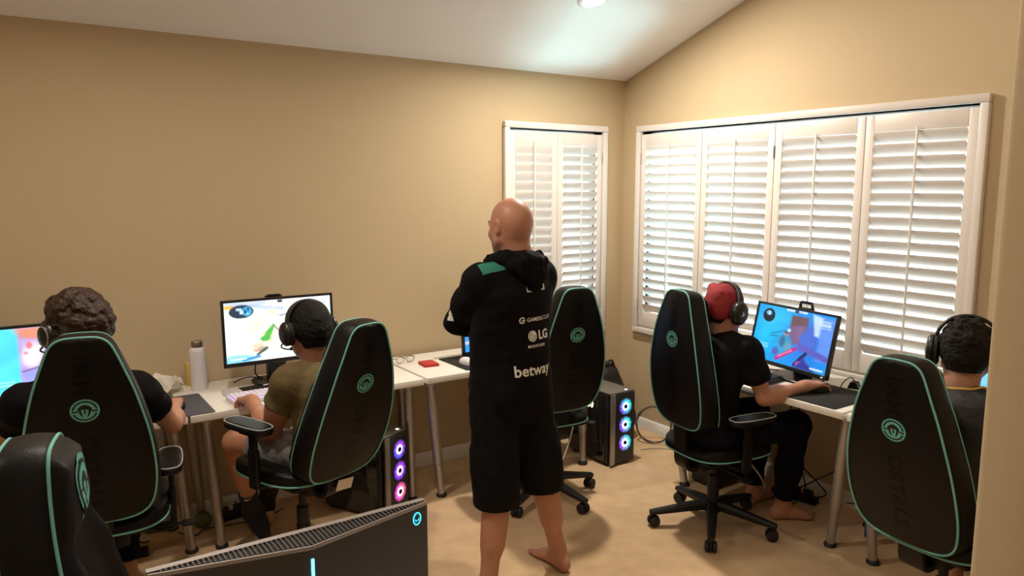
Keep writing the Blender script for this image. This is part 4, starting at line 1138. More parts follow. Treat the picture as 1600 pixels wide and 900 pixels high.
def sock(root, o, kn, an, toe, tip, top):
    K = Field(np.minimum(kn, np.minimum(an, tip))-.1, np.maximum(kn, np.maximum(an, tip))+.1, .0045)
    kn, an, tip = map(np.array, (kn, an, tip)); p = an+(kn-an)*top
    K.cap(p, an, .047, .044, .02); f = nrm(tip-an); K.ell(an-f*.0+nrm(an-kn)*.03, (.044, .044, .044), None, .03); K.cap(an, an+(tip-an)*.6, .044, .038, .03); K.cap(an+(tip-an)*.5, tip, .040, .026, .03)
    K.noise(.002, 60, 4); K.cut(p-(p-an)*.06, p-an, sphere=(p, .1)); s_ = K.build('sock', M_SOCK, root, o, 2); return s_
K = Field(V(1.25, 3.05, .65), V(1.55, 3.40, .92), .0045); a_, b_, c_ = V(1.222, 3.105, .955), V(1.405, 3.215, .775), V(1.30, 3.46, .785)
K.cap(b_+(a_-b_)*.3, b_, .052, .049, .02); K.cap(b_, b_+(c_-b_)*.25, .048, .047, .02); K.noise(.002, 60, 4); K.cut(b_+(a_-b_)*.33, a_-b_, sphere=(b_+(a_-b_)*.5, .1)); K.cut(b_+(c_-b_)*.22, c_-b_, sphere=(b_+(c_-b_)*.5, .1)); K.build('elbow_sleeve', M_SOCK, root, o, 2)
s_ = sock(root, o, V(.80, 3.43, .595), V(.915, 3.64, .165), None, V(.950, 3.56, .042), .30)
sock(root, o, V(1.02, 3.47, .545), V(1.03, 3.83, .085), None, V(1.03, 3.96, .03), .45)
project('sock_mark', s_, M_WHITEPR, [([(-.020, -.010), (-.004, -.012), (.022, .010), (-.002, -.004), (-.016, -.003)], [(0, 1, 2, 3, 4)])], V(.915, 3.64, .165)+nrm(V(.80, 3.43, .595)-V(.915, 3.64, .165))*.10, (.83, -.56, 0), (-.30, -.93, .2), .002, root, 2)
# printed motif near the hem of the olive shirt
pr = [([(.0, .0), (.02, .01), (.03, .04), (.015, .06), (-.005, .05), (-.02, .03)], [tuple(range(6))]), ([(-.03, -.03), (-.01, -.035), (.0, -.01), (-.015, .0), (-.035, -.01)], [tuple(range(5))]), ([(.012, -.03), (.03, -.025), (.026, -.004), (.008, -.008)], [tuple(range(4))])]
project('hem_print', sh_, mat('pale_print', (.55, .52, .52), .8), pr, V(.91, 3.03, .63), (.55, .83, 0), (-.88, -.45, 0), .003, root, 2)
headset(heading(100, -10, 0, o=H.o), 'black headset on the person in olive t-shirt', mic=-1, top=.122, cup=1.12, spread=.097)
# --- player in red cap by the window
H = heading(-7, -12, 0, o=V(2.932, 2.432, 1.150))
root, o, B, sh_ = seated('person in red cap, black t-shirt and navy trousers with bare feet at the window desk', -20, (2.935, 2.48), H, V(2.875, 2.475, .565), V(2.895, 2.440, .845), V(2.903, 2.432, 1.035),
    (V(2.965, 2.595, .975), V(2.915, 2.268, .975)), (V(3.05, 2.71, .755), V(3.012, 2.240, .727)), (V(3.235, 2.56, .785), V(3.222, 2.150, .778)),
    ((V(1, -.25, -.1), V(0, 0, 1), FLAT, (35, 20)), (V(1, -.18, -.02), V(0, .1, 1), (16, 24, 16), (25, 15))),
    (V(2.885, 2.56, .53), V(2.865, 2.385, .53)), (V(3.29, 2.50, .55), V(3.258, 2.225, .545)), (V(3.34, 2.52, .085), V(3.312, 2.312, .085)), ((1, .1), (1, -.62)), (.47, .235, .15), M_BTEE, M_NAVY, 1.08, .62,
    arm_r=(.045, .037, .026), seed=31, scale=.94, neck_r=(.050, .058))
hair_cap(H, root, o, M_HAIRD, -.075, .060, .003, 0, seed=8, noise=.001, freq=120, nape=-.05)
C = Field(H.o-.17, H.o+.19, .0038)
C.ell(H(0, -.014, .030), (.083, .103, .096), H.M, .01); C.ell(H(0, -.050, -.005), (.074, .068, .066), H.M, .03)
C.cap(H(-.05, -.06, .09), H(.03, -.09, .06), .024, .018, .02)
C.noise(.0030, 36, 17); C.noise(.0016, 60, 6, ridged=True)
C.cut(H(0, 0, -.034), -H.u*.95+H.f*.30)
C.cap(H(-.09, .085, -.045), H(.09, .085, -.045), .062, .062, .01, op='s')
cp = C.build('cap', mat('red_knit', (.25, .013, .020), .85, bump=(140, .4)), root, o, 1)
br = [H(.080*math.cos(a), -.014+.104*math.sin(a), .034+.012*math.sin(a))-o for a in [R(18+8*i) for i in range(19)]]
headset(heading(-7, -12, 0, o=H.o), 'black headset with white emblem over the red cap', mic=None, top=.132, logo=True, cup=1.28, spread=.100)
# --- player at the far right
H = heading(22, -6, 0, o=V(2.845, 1.262, 1.165))
M_JER = mat('dark_jersey', (.010, .0095, .0125), .6, bump=(60, .25))
root, o, B, sh_ = seated('person with short dark hair in dark jersey with yellow collar trim, partly behind partition', -4, (2.78, 1.25), H, V(2.72, 1.25, .62), V(2.75, 1.252, .845), V(2.80, 1.255, 1.045),
    (V(2.79, 1.437, .965), V(2.77, 1.068, .965)), (V(2.96, 1.48, .74), V(2.95, 1.02, .735)), (V(3.20, 1.42, .783), V(3.19, 1.06, .783)),
    ((V(1, -.1, -.1), V(0, 0, 1), FLAT, (35, 20)), (V(1, .05, -.1), V(0, 0, 1), FLAT, (35, 20))),
    (V(2.73, 1.34, .585), V(2.73, 1.16, .585)), (V(3.14, 1.37, .57), V(3.14, 1.13, .57)), (V(3.12, 1.37, .085), V(3.12, 1.13, .085)), ((1, .1), (1, -.1)), (.42, .21, .135), M_JER, M_SHORT, .85, .70, seed=41, trousers='shorts', shirt_name='jersey',
    tone_extra=[(V(2.785, 1.292, 1.085), .030, (.11, .07, .06), .022)])
hair_cap(H, root, o, mat('dark_brown_hair', (.008, .0055, .0045), .62, bump=(140, .9), spec=.2), -.072, .066, .008, 260, .008, 9, noise=.003, freq=120)
mb = MB(); ring = []
dg = None
bv = BVHTree.FromPolygons([v.co.copy() for v in sh_.data.vertices], [tuple(p.vertices) for p in sh_.data.polygons])
for a in range(0, 360, 10):
    d = Vector((math.cos(R(a)), math.sin(R(a)), 0)); c = Vector(V(2.80, 1.255, 0)-o)
    hit = bv.ray_cast(c+d*.086+Vector((0, 0, 1.3)), Vector((0, 0, -1)))
    if hit[0]: ring.append(hit[0]+Vector((0, 0, .001)))
mb.tube(ring, .0055, 8, closed=True); mb.build('collar_trim', mat('yellow_trim', (.55, .36, .07), .7), sh_)
headset(heading(22, -6, 0, o=H.o), 'black headset on the dark-haired person at far right', mic=1, top=.126, cup=1.25, spread=.100, ring=M_SILV)
# ============================================================ monitors
class Canvas:
    def __init__(s, nx=150, ny=84, base=(0, 0, 0)):
        s.u, s.v = np.meshgrid((np.arange(nx+1))/nx, (np.arange(ny+1))/ny, indexing='ij'); s.c = np.tile(np.array(base, float), (nx+1, ny+1, 1)); s.nx, s.ny = nx, ny
    def put(s, mask, col): s.c = s.c*(1-mask[..., None])+np.array(col)*mask[..., None]; return s
    def ell(s, cx, cy, rx, ry, col, soft=.3, a=1.0):
        d = np.hypot((s.u-cx)/rx, (s.v-cy)/ry); return s.put(np.clip((1-d)/max(soft, 1e-3), 0, 1)*a, col)
    def rect(s, x0, y0, x1, y1, col, soft=.012, a=1.0):
        d = np.minimum(np.minimum(s.u-x0, x1-s.u), np.minimum(s.v-y0, y1-s.v)); return s.put(np.clip(d/soft+.5, 0, 1)*a, col)
    def line(s, x0, y0, x1, y1, w, col, soft=.006, a=1.0):
        dx, dy = x1-x0, (y1-y0)*.56; t = np.clip(((s.u-x0)*dx+(s.v-y0)*.56*dy)/(dx*dx+dy*dy+1e-9), 0, 1)
        d = np.hypot(s.u-x0-t*dx, (s.v-y0)*.56-t*dy); return s.put(np.clip((w-d)/soft+.5, 0, 1)*a, col)
    def poly(s, pts, col, soft=.01, a=1.0):
        d = np.full(s.u.shape, 9.); n = len(pts)      # convex, clockwise on screen
        for (x0, y0), (x1, y1) in zip(pts, pts[1:]+pts[:1]):
            L = math.hypot(x1-x0, y1-y0); d = np.minimum(d, ((x1-x0)*(s.v-y0)-(y1-y0)*(s.u-x0))/L)
        return s.put(np.clip(d/soft+.5, 0, 1)*a, col)
    def blotch(s, amp, f, seed):
        r = np.random.RandomState(seed); t = 0
        for i in range(6):
            a, b, p, q = r.uniform(-f, f), r.uniform(-f, f), r.uniform(0, 6), r.uniform(.5, 1.5); t = t+np.sin(s.u*a+s.v*b+p+q*np.sin(s.v*f*.7+s.u*b))
        s.c = np.clip(s.c*(1+amp*t[..., None]/3), 0, 3); return s
def hud(c, sx=1):   # little score blocks, ammo and kill-feed marks
    for i in range(5): c.rect(.38+.022*i, .010, .396+.022*i, .045, (.9, .85, .8), .004); c.rect(.54+.022*i, .010, .556+.022*i, .045, (.75, .85, .95), .004)
    c.rect(.49, .005, .535, .055, (.05, .06, .08), .005)
    for i in range(3): c.rect(.80, .10+.035*i, .95, .118+.035*i, (.75, .85, 1), .005, .8)
    c.rect(.03, .93, .18, .955, (.9, .95, 1), .006, .8); c.rect(.80, .93, .96, .955, (.9, .95, 1), .006, .8)
def screen_olive():
    c = Canvas(base=(1.0, 1.0, .98)); c.ell(.25, .45, .5, .7, (1.0, .93, .68), .9, .7); c.ell(.85, .35, .35, .5, (.62, .93, 1.0), .8, .9)
    c.poly([(.0, .0), (.55, .0), (.30, .10), (.0, .08)], (.50, .62, .85), .03, .8); c.poly([(.10, .02), (.56, .13), (.54, .19), (.40, .17)], (.42, .56, .80), .02, .8)
    c.rect(.0, .05, .09, .11, (1, .55, .08), .02); c.line(.52, .28, .95, .10, .007, (.35, .40, .48)); c.line(.50, .27, .60, .25, .006, (.4, .4, .45))
    c.ell(.44, .20, .08, .08, (1, .85, .45), .8, .7); c.poly([(.56, .50), (.80, .54), (1, .55), (1, .64), (.75, .63), (.57, .58)], (.08, .72, .82), .03); c.ell(.59, .50, .03, .05, (.05, .55, .66), .5)
    c.ell(.155, .16, .115, .115, (.03, .05, .09), .06); c.ell(.205, .16, .05, .085, (.06, .42, .75), .15); c.rect(.11, .10, .155, .14, (.7, .9, 1), .01); c.rect(.14, .14, .17, .20, (.7, .9, 1), .01); c.rect(.18, .14, .20, .19, (.03, .05, .09), .008); c.rect(.21, .10, .225, .15, (.03, .05, .09), .008); c.ell(.145, .12, .02, .02, (.5, .85, 1), .2); c.ell(.21, .20, .012, .012, (.5, .85, 1), .2)
    c.ell(.38, .62, .09, .15, (1, .82, .25), .8, .7); c.poly([(.44, .40), (.455, .44), (.40, .66), (.33, .68), (.36, .54)], (.10, .52, .08), .02); c.ell(.36, .64, .06, .06, (.10, .50, .10), .4); c.line(.44, .42, .53, .62, .006, (.35, .22, .2)); c.ell(.53, .63, .015, .015, (.2, .1, .1), .4)
    c.ell(.29, .76, .09, .08, (1, .65, .40), .6, .8); c.ell(.33, .82, .06, .06, (.45, .40, .25), .5, .9); c.line(.28, .90, .37, .80, .012, (.08, .12, .10)); c.ell(.27, .83, .04, .03, (.9, .25, .2), .6, .8)
    c.ell(.10, .96, .25, .13, (.15, .62, .95), .6, .9); c.line(.15, .97, .30, .93, .01, (.05, .30, .65)); hud(c); c.blotch(.08, 18, 4); c.ell(.9, .8, .2, .3, (1, .86, .8), .9, .5); return c
def screen_window():
    c = Canvas(base=(.05, .42, .85)); c.ell(.15, .45, .45, .75, (.04, .62, .90), .9); c.ell(.30, .20, .28, .30, (.08, .62, .95), .8); c.ell(.75, .5, .4, .5, (.12, .25, .78), .9, .8)
    c.rect(.46, .10, .68, .52, (.28, .19, .22), .03); c.poly([(.46, .30), (.66, .24), (.62, .60), (.50, .62)], (.34, .24, .40), .04); c.poly([(.60, .45), (.78, .10), (.82, .70), (.64, .58)], (.16, .28, .72), .03)
    c.poly([(.72, .02), (.86, .05), (.84, .40), (.78, .38)], (.75, .88, 1.0), .03, .8); c.rect(.84, .05, 1.0, .80, (.30, .46, .92), .05, .7); c.poly([(.60, .55), (1, .70), (1, .80), (.60, .68)], (.22, .22, .60), .04)
    c.ell(.155, .18, .085, .13, (.02, .04, .08), .07); c.ell(.15, .14, .045, .05, (.25, .60, .95), .3); c.rect(.145, .10, .165, .17, (.75, .9, 1), .006)
    c.line(.23, .50, .42, .40, .005, (.03, .28, .42)); c.line(.22, .54, .36, .52, .005, (.03, .28, .42))
    c.ell(.43, .45, .05, .045, (.90, .20, .22), .4); c.ell(.43, .43, .035, .02, (.1, .08, .12), .4); c.ell(.46, .38, .03, .04, (.7, .92, 1), .6); c.ell(.42, .62, .12, .22, (.10, .50, .72), .5); c.ell(.40, .60, .05, .14, (.12, .28, .45), .5); c.ell(.48, .68, .06, .12, (.25, .48, .62), .5)
    c.line(.36, .92, .58, .68, .022, (.55, .10, .38)); c.line(.38, .88, .54, .72, .008, (.95, .35, .45)); c.ell(.33, .80, .06, .10, (.20, .22, .55), .5); c.line(.60, .95, .72, .72, .018, (.08, .06, .22)); c.ell(.66, .93, .06, .07, (.75, .20, .62), .5); c.ell(.72, .90, .05, .06, (.90, .65, .95), .5); c.poly([(.70, .80), (.86, 1.0), (.60, 1.0)], (.10, .12, .45), .04)
    for i in range(3): c.rect(.10, .70+.03*i, .22, .715+.03*i, (.55, .85, 1), .006, .7); c.rect(.84, .16+.03*i, .96, .172+.03*i, (.75, .88, 1), .005, .8)
    c.c = c.c**1.5*.95; hud(c); c.blotch(.06, 26, 7); return c
def screen_curly():
    c = Canvas(base=(.10, .75, .92)); c.ell(.30, .45, .35, .8, (.20, .92, 1.0), .9); c.rect(.785, .0, 1.0, 1.0, (.52, .36, .80), .02); c.poly([(.76, .0), (1.0, .0), (1.0, .22), (.80, .14)], (.80, .30, .20), .06); c.poly([(.79, .16), (1, .20), (1, .45), (.80, .55)], (.62, .48, .85), .05)
    c.ell(.87, .40, .085, .22, (1, .88, .92), .5); c.ell(.855, .25, .03, .07, (.85, .25, .30), .5); c.ell(.83, .36, .02, .03, (.85, .35, .35), .5); c.rect(.90, .27, .98, .29, (1, .9, .95), .008); c.line(.80, .62, 1.0, .54, .008, (.22, .16, .42)); c.poly([(.80, .64), (1, .56), (1, 1), (.80, 1)], (.36, .38, .92), .04)
    c.ell(.52, .24, .075, .115, (.02, .05, .10), .07); c.rect(.30, .74, .74, .755, (.6, 1, 1), .01, .7); c.rect(.45, .78, .73, .80, (.6, 1, 1), .01, .7); c.rect(.3, .93, 1, .955, (.6, .85, 1), .01, .7); c.rect(.0, .96, 1, 1, (.10, .25, .75), .02); c.blotch(.08, 20, 3); return c
def screen_spare():
    c = Canvas(60, 34, (.04, .30, .85)); c.ell(.12, .30, .2, .4, (.25, .85, .95), .8); c.ell(.10, .45, .10, .2, (.85, .85, .25), .8, .7); c.rect(.0, .8, .2, .85, (.8, .9, 1), .02); c.blotch(.2, 30, 2); return c
def screen_right():
    c = Canvas(60, 34, (.25, .72, .95)); c.ell(.85, .5, .3, .6, (.55, .90, 1.0), .8); c.poly([(0, .6), (1, .4), (1, .7), (0, .9)], (.10, .35, .55), .1); c.blotch(.15, 20, 5); return c
M_SCREEN = attr_mat('lit_screen', 'tone', .25, emission=1.25)
M_BEZ = mat('monitor_black', (.010, .010, .011), .38); M_BEZM = mat('monitor_stand_black', (.012, .012, .013), .3, .2)
def monitor(label, loc, yaw, zc, canvas, w=.553, h=.311, group=None, handle=0.0, desk_z=.735, tilt=3):
    """faces -y in its own space; loc=(x,y) of the stand; zc = middle height of the screen"""
    root = empty('monitor', (loc[0], loc[1], desk_z), R(yaw), label=label, cat='monitor', group=group)
    z = zc-desk_z; bz = .013; yf = -.075
    mb = MB(); W, Hh = w+2*bz, h+2*bz+.008; rt = Matrix.Rotation(R(-tilt), 3, 'X')
    def T(x, y, zz): v = rt @ Vector((x, y, zz)); return (v.x, v.y+yf, v.z+z)
    zb = -.004
    # shell with a raised bezel round the screen
    for (c, s) in (((0, .0, (h+bz)/2+.0), (W, .022, bz)), ((0, .0, -(h/2+bz/2+.004)), (W, .022, bz+.008)), ((-(w+bz)/2, 0, zb), (bz, .022, Hh)), (((w+bz)/2, 0, zb), (bz, .022, Hh))):
        mb.box(T(*c), s, .003, rt)
    mb.box(T(0, .010, zb), (W-.004, .016, Hh-.004), .004, rt); mb.build('bezel', M_BEZ, root, angle=35)
    mb = MB(); mb.box(T(0, .028, -.01), (w*.72, .034, h*.66), .014, rt, seg=3); mb.build('rear_housing', M_BEZ, root)
    n = (canvas.nx+1, canvas.ny+1); me = bpy.data.meshes.new('screen')
    vs = [T((i/canvas.nx-.5)*w, -.0035, (.5-j/canvas.ny)*h) for i in range(n[0]) for j in range(n[1])]
    fs = [(i*n[1]+j, i*n[1]+j+1, (i+1)*n[1]+j+1, (i+1)*n[1]+j) for i in range(canvas.nx) for j in range(canvas.ny)]
    me.from_pydata(vs, [], fs); ca = me.color_attributes.new('tone', 'FLOAT_COLOR', 'POINT')
    ca.data.foreach_set('color', np.concatenate([np.clip(canvas.c, 0, 1.2).reshape(-1, 3), np.ones((len(vs), 1))], 1).astype(np.float32).ravel())
    me.materials.append(M_SCREEN); o = bpy.data.objects.new('screen', me); COL.objects.link(o); o.parent = root
    top = z+h/2+.05
    mb = MB(); mb.prism([(-.05, .0), (.05, .0), (.034, top-.06), (-.034, top-.06)], .035, Matrix(((1, 0, 0, 0), (0, 0, -1, .04), (0, 1, 0, .012), (0, 0, 0, 1)))); mb.box((0, -.02, z-.01), (.09, .05, .09), .006); mb.build('stand_neck', M_BEZM, root, angle=35)
    ol = superell(.135, .105, 3.0, 40); vs2, fs2 = rounded_slab(ol, [(.003, 0), (0, .003), (0, .010), (.004, .014), (.03, .015)]); mb = MB(); mb.add([(x, y-.02, q) for x, y, q in vs2], fs2); mb.build('stand_base', M_BEZM, root)
    if handle is not None:
        mb = MB(); hz = top-.052+handle; pth = [(-.040, .022, hz), (-.040, .022, hz+.026), (-.034, .022, hz+.034), (.034, .022, hz+.034), (.040, .022, hz+.026), (.040, .022, hz)]
        for a, b in zip(pth, pth[1:]): mb.bar(a, b, .016, .007, .002, up=(0, 1, 0))
        mb.box((0, .022, hz-.004), (.094, .024, .022), .004); mb.build('carry_handle', M_BEZM, root)
    mb = MB(); mb.box(T(w/2-.012, -.0125, -(h/2+bz/2+.004)), (.006, .002, .003)); mb.build('power_led', mat('led_white', (.8, .8, .8), .4, emit=(.9, .95, 1), estr=4), root, smooth=False)
    return root
monitor('black monitor with bright white and green game on screen, beside person in olive t-shirt', (1.145, 3.90), -1, 1.024, screen_olive(), .545, .305, handle=-.024)
monitor('black monitor with cyan and violet game on screen, left of the curly-haired person', (-.145, 3.92), 1, .985, screen_curly())
monitor('black monitor with blue game on screen in front of the window shutter', (3.47, 2.36), -99, .962, screen_window(), .525, .296, tilt=12)
monitor('monitor with blue screen almost hidden behind the standing man', (2.475, 3.84), 3, .935, screen_spare(), handle=None)
monitor('monitor with pale blue screen at far right, seen past a neck', (3.46, 1.27), -90, .93, screen_right())

# ============================================================ things on the desks
M_MAT = mat('black_mat_cloth', (.016, .015, .016), .9, bump=(300, .2)); M_MATG = mat('grey_mat_cloth', (.075, .072, .085), .85, bump=(300, .2))
def mouse_mat(label, x0, x1, y0, y1, m=M_MAT, z=.735, t=.004):
    c = Vector(((x0+x1)/2, (y0+y1)/2, z)); a, b = (x1-x0)/2, (y1-y0)/2; ol = []
    r = .012
    for (sx, sy, a0) in ((1, 1, 0), (-1, 1, 90), (-1, -1, 180), (1, -1, 270)):
        for k in range(6): q = R(a0+18*k); ol.append((sx*(a-r)+r*math.cos(q), sy*(b-r)+r*math.sin(q)))
    vs, fs = rounded_slab(ol, [(0, 0), (0, t-.001), (.001, t)])
    mb = MB(); mb.add(vs, fs); o = mb.build('mouse_mat', m, angle=50); o.location = c; tag(o, label, 'mouse mat', 'mouse mats'); return o
mouse_mat('dark grey mouse mat under hand of curly-haired person', .30, .735, 3.478, 3.845, M_MATG)
mouse_mat('black mouse mat on desk behind the standing man', 2.075, 2.47, 3.50, 3.835)
mouse_mat('black mouse mat on window desk under hand of person in red cap', 3.095, 3.47, 1.915, 2.30)
mouse_mat('black mouse mat on the right-hand desk behind the last chair', 3.095, 3.42, .92, 1.26)
def mouse(label, x, y, yaw, m, z=.739):
    F = Field((-.05, -.08, -.01), (.05, .08, .06), .003); F.ell((0, .005, .008), (.031, .060, .030), None, .01); F.cap((0, .03, .006), (0, -.035, .010), .026, .028, .02); F.cut((0, 0, .001), (0, 0, -1))
    o = F.build('mouse', m, None, (0, 0, 0), 1); o.location = (x, y, z-.001); o.rotation_euler = (0, 0, R(yaw)); tag(o, label, 'computer mouse', 'computer mice')
    mb = MB(); mb.lathe([(.0, -.003), (.007, -.003), (.0085, 0), (.007, .003), (0, .003)], 14, (0, .040, .030), (1, 0, 0)); mb.build('scroll_wheel', M_RUB, o)
    return o
mouse('black mouse under the hand of curly-haired person', .603, 3.640, -10, M_BLKPL)
mouse('black mouse under the hand of person in red cap', 3.318, 2.130, -98, M_BLKPL)
mouse('white mouse on black mat behind the standing man', 2.15, 3.62, 5, M_WHITEPL)
mouse('black mouse under the hand of person at far right', 3.285, 1.063, -87, M_BLKPL)
def keyboard(label, x, y, yaw, mbody, mkeys, w=.36, d=.135, glow=None):
    root = empty('keyboard', (x, y, .735), R(yaw), label=label, cat='keyboard', group='keyboards')
    mb = MB(); mb.box((0, 0, .012), (w, d, .020), .004); mb.build('case', mbody, root)
    mb = MB(); rows, cols = 5, 15; px, py = (w-.016)/cols, (d-.014)/rows
    for r in range(rows):
        k = 0
        while k < cols:
            span = 6 if (r == 0 and k == 4) else (2 if (k == cols-2 and r in (1, 2, 3)) else 1)
            cx = -w/2+.008+px*(k+span/2); cy = -d/2+.007+py*(r+.5); hw, hd = px*span/2-.0008, py/2-.0008
            vs = [(cx+sx*hw*f, cy+sy*hd*f, z) for f, z in ((1, .021), (.98, .026), (.78, .031)) for sx, sy in ((-1, -1), (1, -1), (1, 1), (-1, 1))]
            fs = [(8, 9, 10, 11)]+[(b+i, b+(i+1) % 4, b+4+(i+1) % 4, b+4+i) for b in (0, 4) for i in range(4)]
            mb.add(vs, fs); k += span
    mb.build('keys', mkeys, root, smooth=False)
    if glow:
        mb = MB(); mb.box((0, 0, .0222), (w-.012, d-.010, .0006)); mb.build('backlight', glow, root, smooth=False)
    return root
m_glow = mat('violet_backlight', (.4, .3, .9), .5, emit=(.42, .25, 1.0), estr=2.2)
keyboard('white keyboard with violet backlight in front of person in olive t-shirt', 1.01, 3.60, 3, M_WHITEPL, mat('white_keys', (.80, .74, .86), .4), .375, .135, m_glow)
keyboard('black keyboard on window desk in front of person in red cap', 3.255, 2.535, -84, M_BLKPL, mat('dark_keys', (.02, .02, .028), .4))
keyboard('black keyboard under arms of the curly-haired person', .02, 3.63, 0, M_BLKPL, mat('dark_keys', (.02, .02, .028), .4))
keyboard('black keyboard at far right behind the last chair', 3.28, 1.44, -90, M_BLKPL, mat('dark_keys', (.02, .02, .028), .4), .34)
# white bottle
root = empty('bottle', (.757, 3.93, .735), label='tall white metal bottle with steel lid on the desk by the wall', cat='bottle')
mb = MB(); mb.lathe([(0, 0), (.037, 0), (.0385, .003), (.0385, .195), (.0375, .205), (.030, .217), (.026, .220), (0, .220)], 48); mb.build('body', mat('white_powder_coat', (.80, .77, .82), .38), root, angle=50)
mb = MB(); mb.lathe([(.0255, .2195), (.0275, .2205), (.0275, .246), (.025, .250), (.0, .250)], 40); mb.build('lid', mat('brushed_steel', (.35, .31, .28), .28, .9), root, angle=40)
mb = MB(); mb.box((.741, 4.035, .735+.0605), (.048, .022, .121), .0015); tag(mb.build('carton', mat('yellow_card', (.62, .42, .09), .6), loc=(.741, 4.035, .735)), 'small yellow carton standing behind the white bottle', 'box')
mb.v = []
# crumpled tissue
r = np.random.RandomState(4); vs = []; fs = []; nu, nv_ = 26, 20
for i in range(nu):
    for j in range(nv_):
        u, v = i/(nu-1), j/(nv_-1); rr = 1-math.hypot(u-.45, v-.5)*1.25
        vs.append(((u-.5)*.13+.010*math.sin(9*v+2), (v-.5)*.09+.012*math.sin(8*u), max(.003, .060*max(0, rr)**1.2+.016*math.sin(11*u+4*v)*math.cos(7*v)+.010*math.sin(17*v-6*u)+.012)))
for i in range(nu-1):
    for j in range(nv_-1): fs.append((i*nv_+j, (i+1)*nv_+j, (i+1)*nv_+j+1, i*nv_+j+1))
mb = MB(); mb.add(vs, fs); o = mb.build('tissue', mat('white_tissue', (.82, .76, .70), .9), angle=60); o.location = (.60, 3.955, .735); o.scale = (1.25, 1.1, 1.35); tag(o, 'crumpled white paper tissue on the left desk by the wall', 'tissue')
# mat with papers beside the keyboard of the olive player: grey pad and black tablet-like tray
mb = MB(); mb.box((0, 0, .004), (.19, .13, .008), .002); o = mb.build('phone_tray', M_BLKPL); o.location = (1.02, 3.765, .735); o.rotation_euler = (0, 0, R(4)); tag(o, 'flat black tray lying behind the white keyboard', 'tray')
mb = MB(); mb.box((0, 0, .003), (.10, .11, .006), .002); o = mb.build('notepad', mat('grey_paper', (.48, .44, .42), .8)); o.location = (.885, 3.775, .735); o.rotation_euler = (0, 0, R(-8)); tag(o, 'flat grey pad lying left of the black tray', 'notepad')
# red wallet
root = empty('wallet', (1.965, 3.745, .735), R(-6), label='red wallet lying on the desk left of the standing man', cat='wallet')
m_red = mat('red_leather', (.50, .035, .030), .5, bump=(200, .2))
mb = MB(); mb.box((0, 0, .004), (.088, .115, .007), .003); mb.build('lower_cover', m_red, root); mb = MB(); mb.box((0, .001, .0115), (.088, .115, .007), .003); mb.build('upper_cover', m_red, root)
# glasses
root = empty('glasses', (1.875, 3.865, .735), R(6), label='dark wire-frame glasses lying across the gap between two desks', cat='glasses')
mg = mat('dark_wire', (.03, .02, .015), .35, .4); mgl = mat('spectacle_lens', (.95, .96, .96), .03)
mgl.node_tree.nodes['Principled BSDF'].inputs['Transmission Weight'].default_value = 1; mgl.node_tree.nodes['Principled BSDF'].inputs['IOR'].default_value = 1.02
for s in (-1, 1):
    mb = MB(); ol = [(s*.034+.026*math.cos(t), 0, .022+.019*math.sin(t)) for t in [2*PI*k/24 for k in range(24)]]; mb.tube(ol, .0016, 6, closed=True); rm = mb.build('rim', mg, root)
    mb = MB(); mb.add([(x, .0004, z) for x, y, z in ol]+[(x, -.0004, z) for x, y, z in ol], [tuple(range(24)), tuple(range(47, 23, -1))]+[(k, (k+1) % 24, 24+(k+1) % 24, 24+k) for k in range(24)]); mb.build('lens', mgl, rm)
    mb = MB(); mb.tube(bez([(s*.060, 0, .030), (s*.064, .008, .030), (s*.062, .09, .016), (s*.058, .125, .004), (s*.056, .140, .0025)], 5), .0017, 6); mb.build('temple', mg, root)
mb = MB(); mb.tube(bez([(-.009, 0, .028), (0, -.002, .031), (.009, 0, .028)], 5), .0016, 6); mb.build('bridge', mg, root)
# mouse bungee
root = empty('mouse_bungee', (3.505, 2.07, .735), R(15), label='small black cable holder on desk beside the window monitor', cat='cable holder')
mb = MB(); mb.prism([(-.028, 0), (.028, 0), (.014, .034), (-.014, .034)], .05, Matrix(((0, 0, 1, -.025), (1, 0, 0, 0), (0, 1, 0, .004), (0, 0, 0, 1)))); mb.build('body', M_BLKPL, root, smooth=False)
mb = MB(); mb.box((0, 0, .0025), (.064, .070, .005), .001); mb.build('foot_plate', mat('pale_plate', (.78, .78, .55), .5), root)
mb = MB(); mb.tube(bez([(0, 0, .036), (-.015, .0, .050), (-.06, .005, .070), (-.12, .02, .055), (-.15, .035, .004), (-.19, .055, .004)], 6), .0026, 8); mb.build('cable_arm', M_CABLE, root)

# ============================================================ computers on the floor
def fan_disc(cols, seed):
    nr, na = 22, 72; P = [(0, 0, 0)]; C_ = [(.004, .004, .006)]; F_ = []
    for i in range(1, nr+1):
        q = i/nr
        for k in range(na):
            a = 2*PI*k/na; P.append((q*math.cos(a), q*math.sin(a), 0)); t = .5+.5*math.cos(a-cols[2])
            base = np.array(cols[0])*t+np.array(cols[1])*(1-t)
            blade = .75+.25*math.cos(9*a+6*q)
            if q < .25: c = np.array((.006, .006, .012))
            elif q < .46: c = base*.5+np.array(cols[3])*(1.1 if q < .42 else .7)
            else: c = base*(max(0, 1-(q-.46)/.54)**1.1)*.75*blade  # ring light spilling over the blades, painted as emission colour fading outward
            C_.append(tuple(c))
    for k in range(na): F_.append((0, 1+k, 1+(k+1) % na))
    for i in range(nr-1):
        for k in range(na): F_.append((1+i*na+k, 1+(i+1)*na+k, 1+(i+1)*na+(k+1) % na, 1+i*na+(k+1) % na))
    return P, F_, C_
M_FAN = attr_mat('fan_glow', 'tone', .4, emission=3.6)
m_tint = mat('tinted_glass', (.012, .012, .016), .06, coat=.5); m_case = mat('case_metal', (.035, .033, .032), .42, .5); m_case_grey = mat('case_grey', (.17, .15, .135), .45, .4)
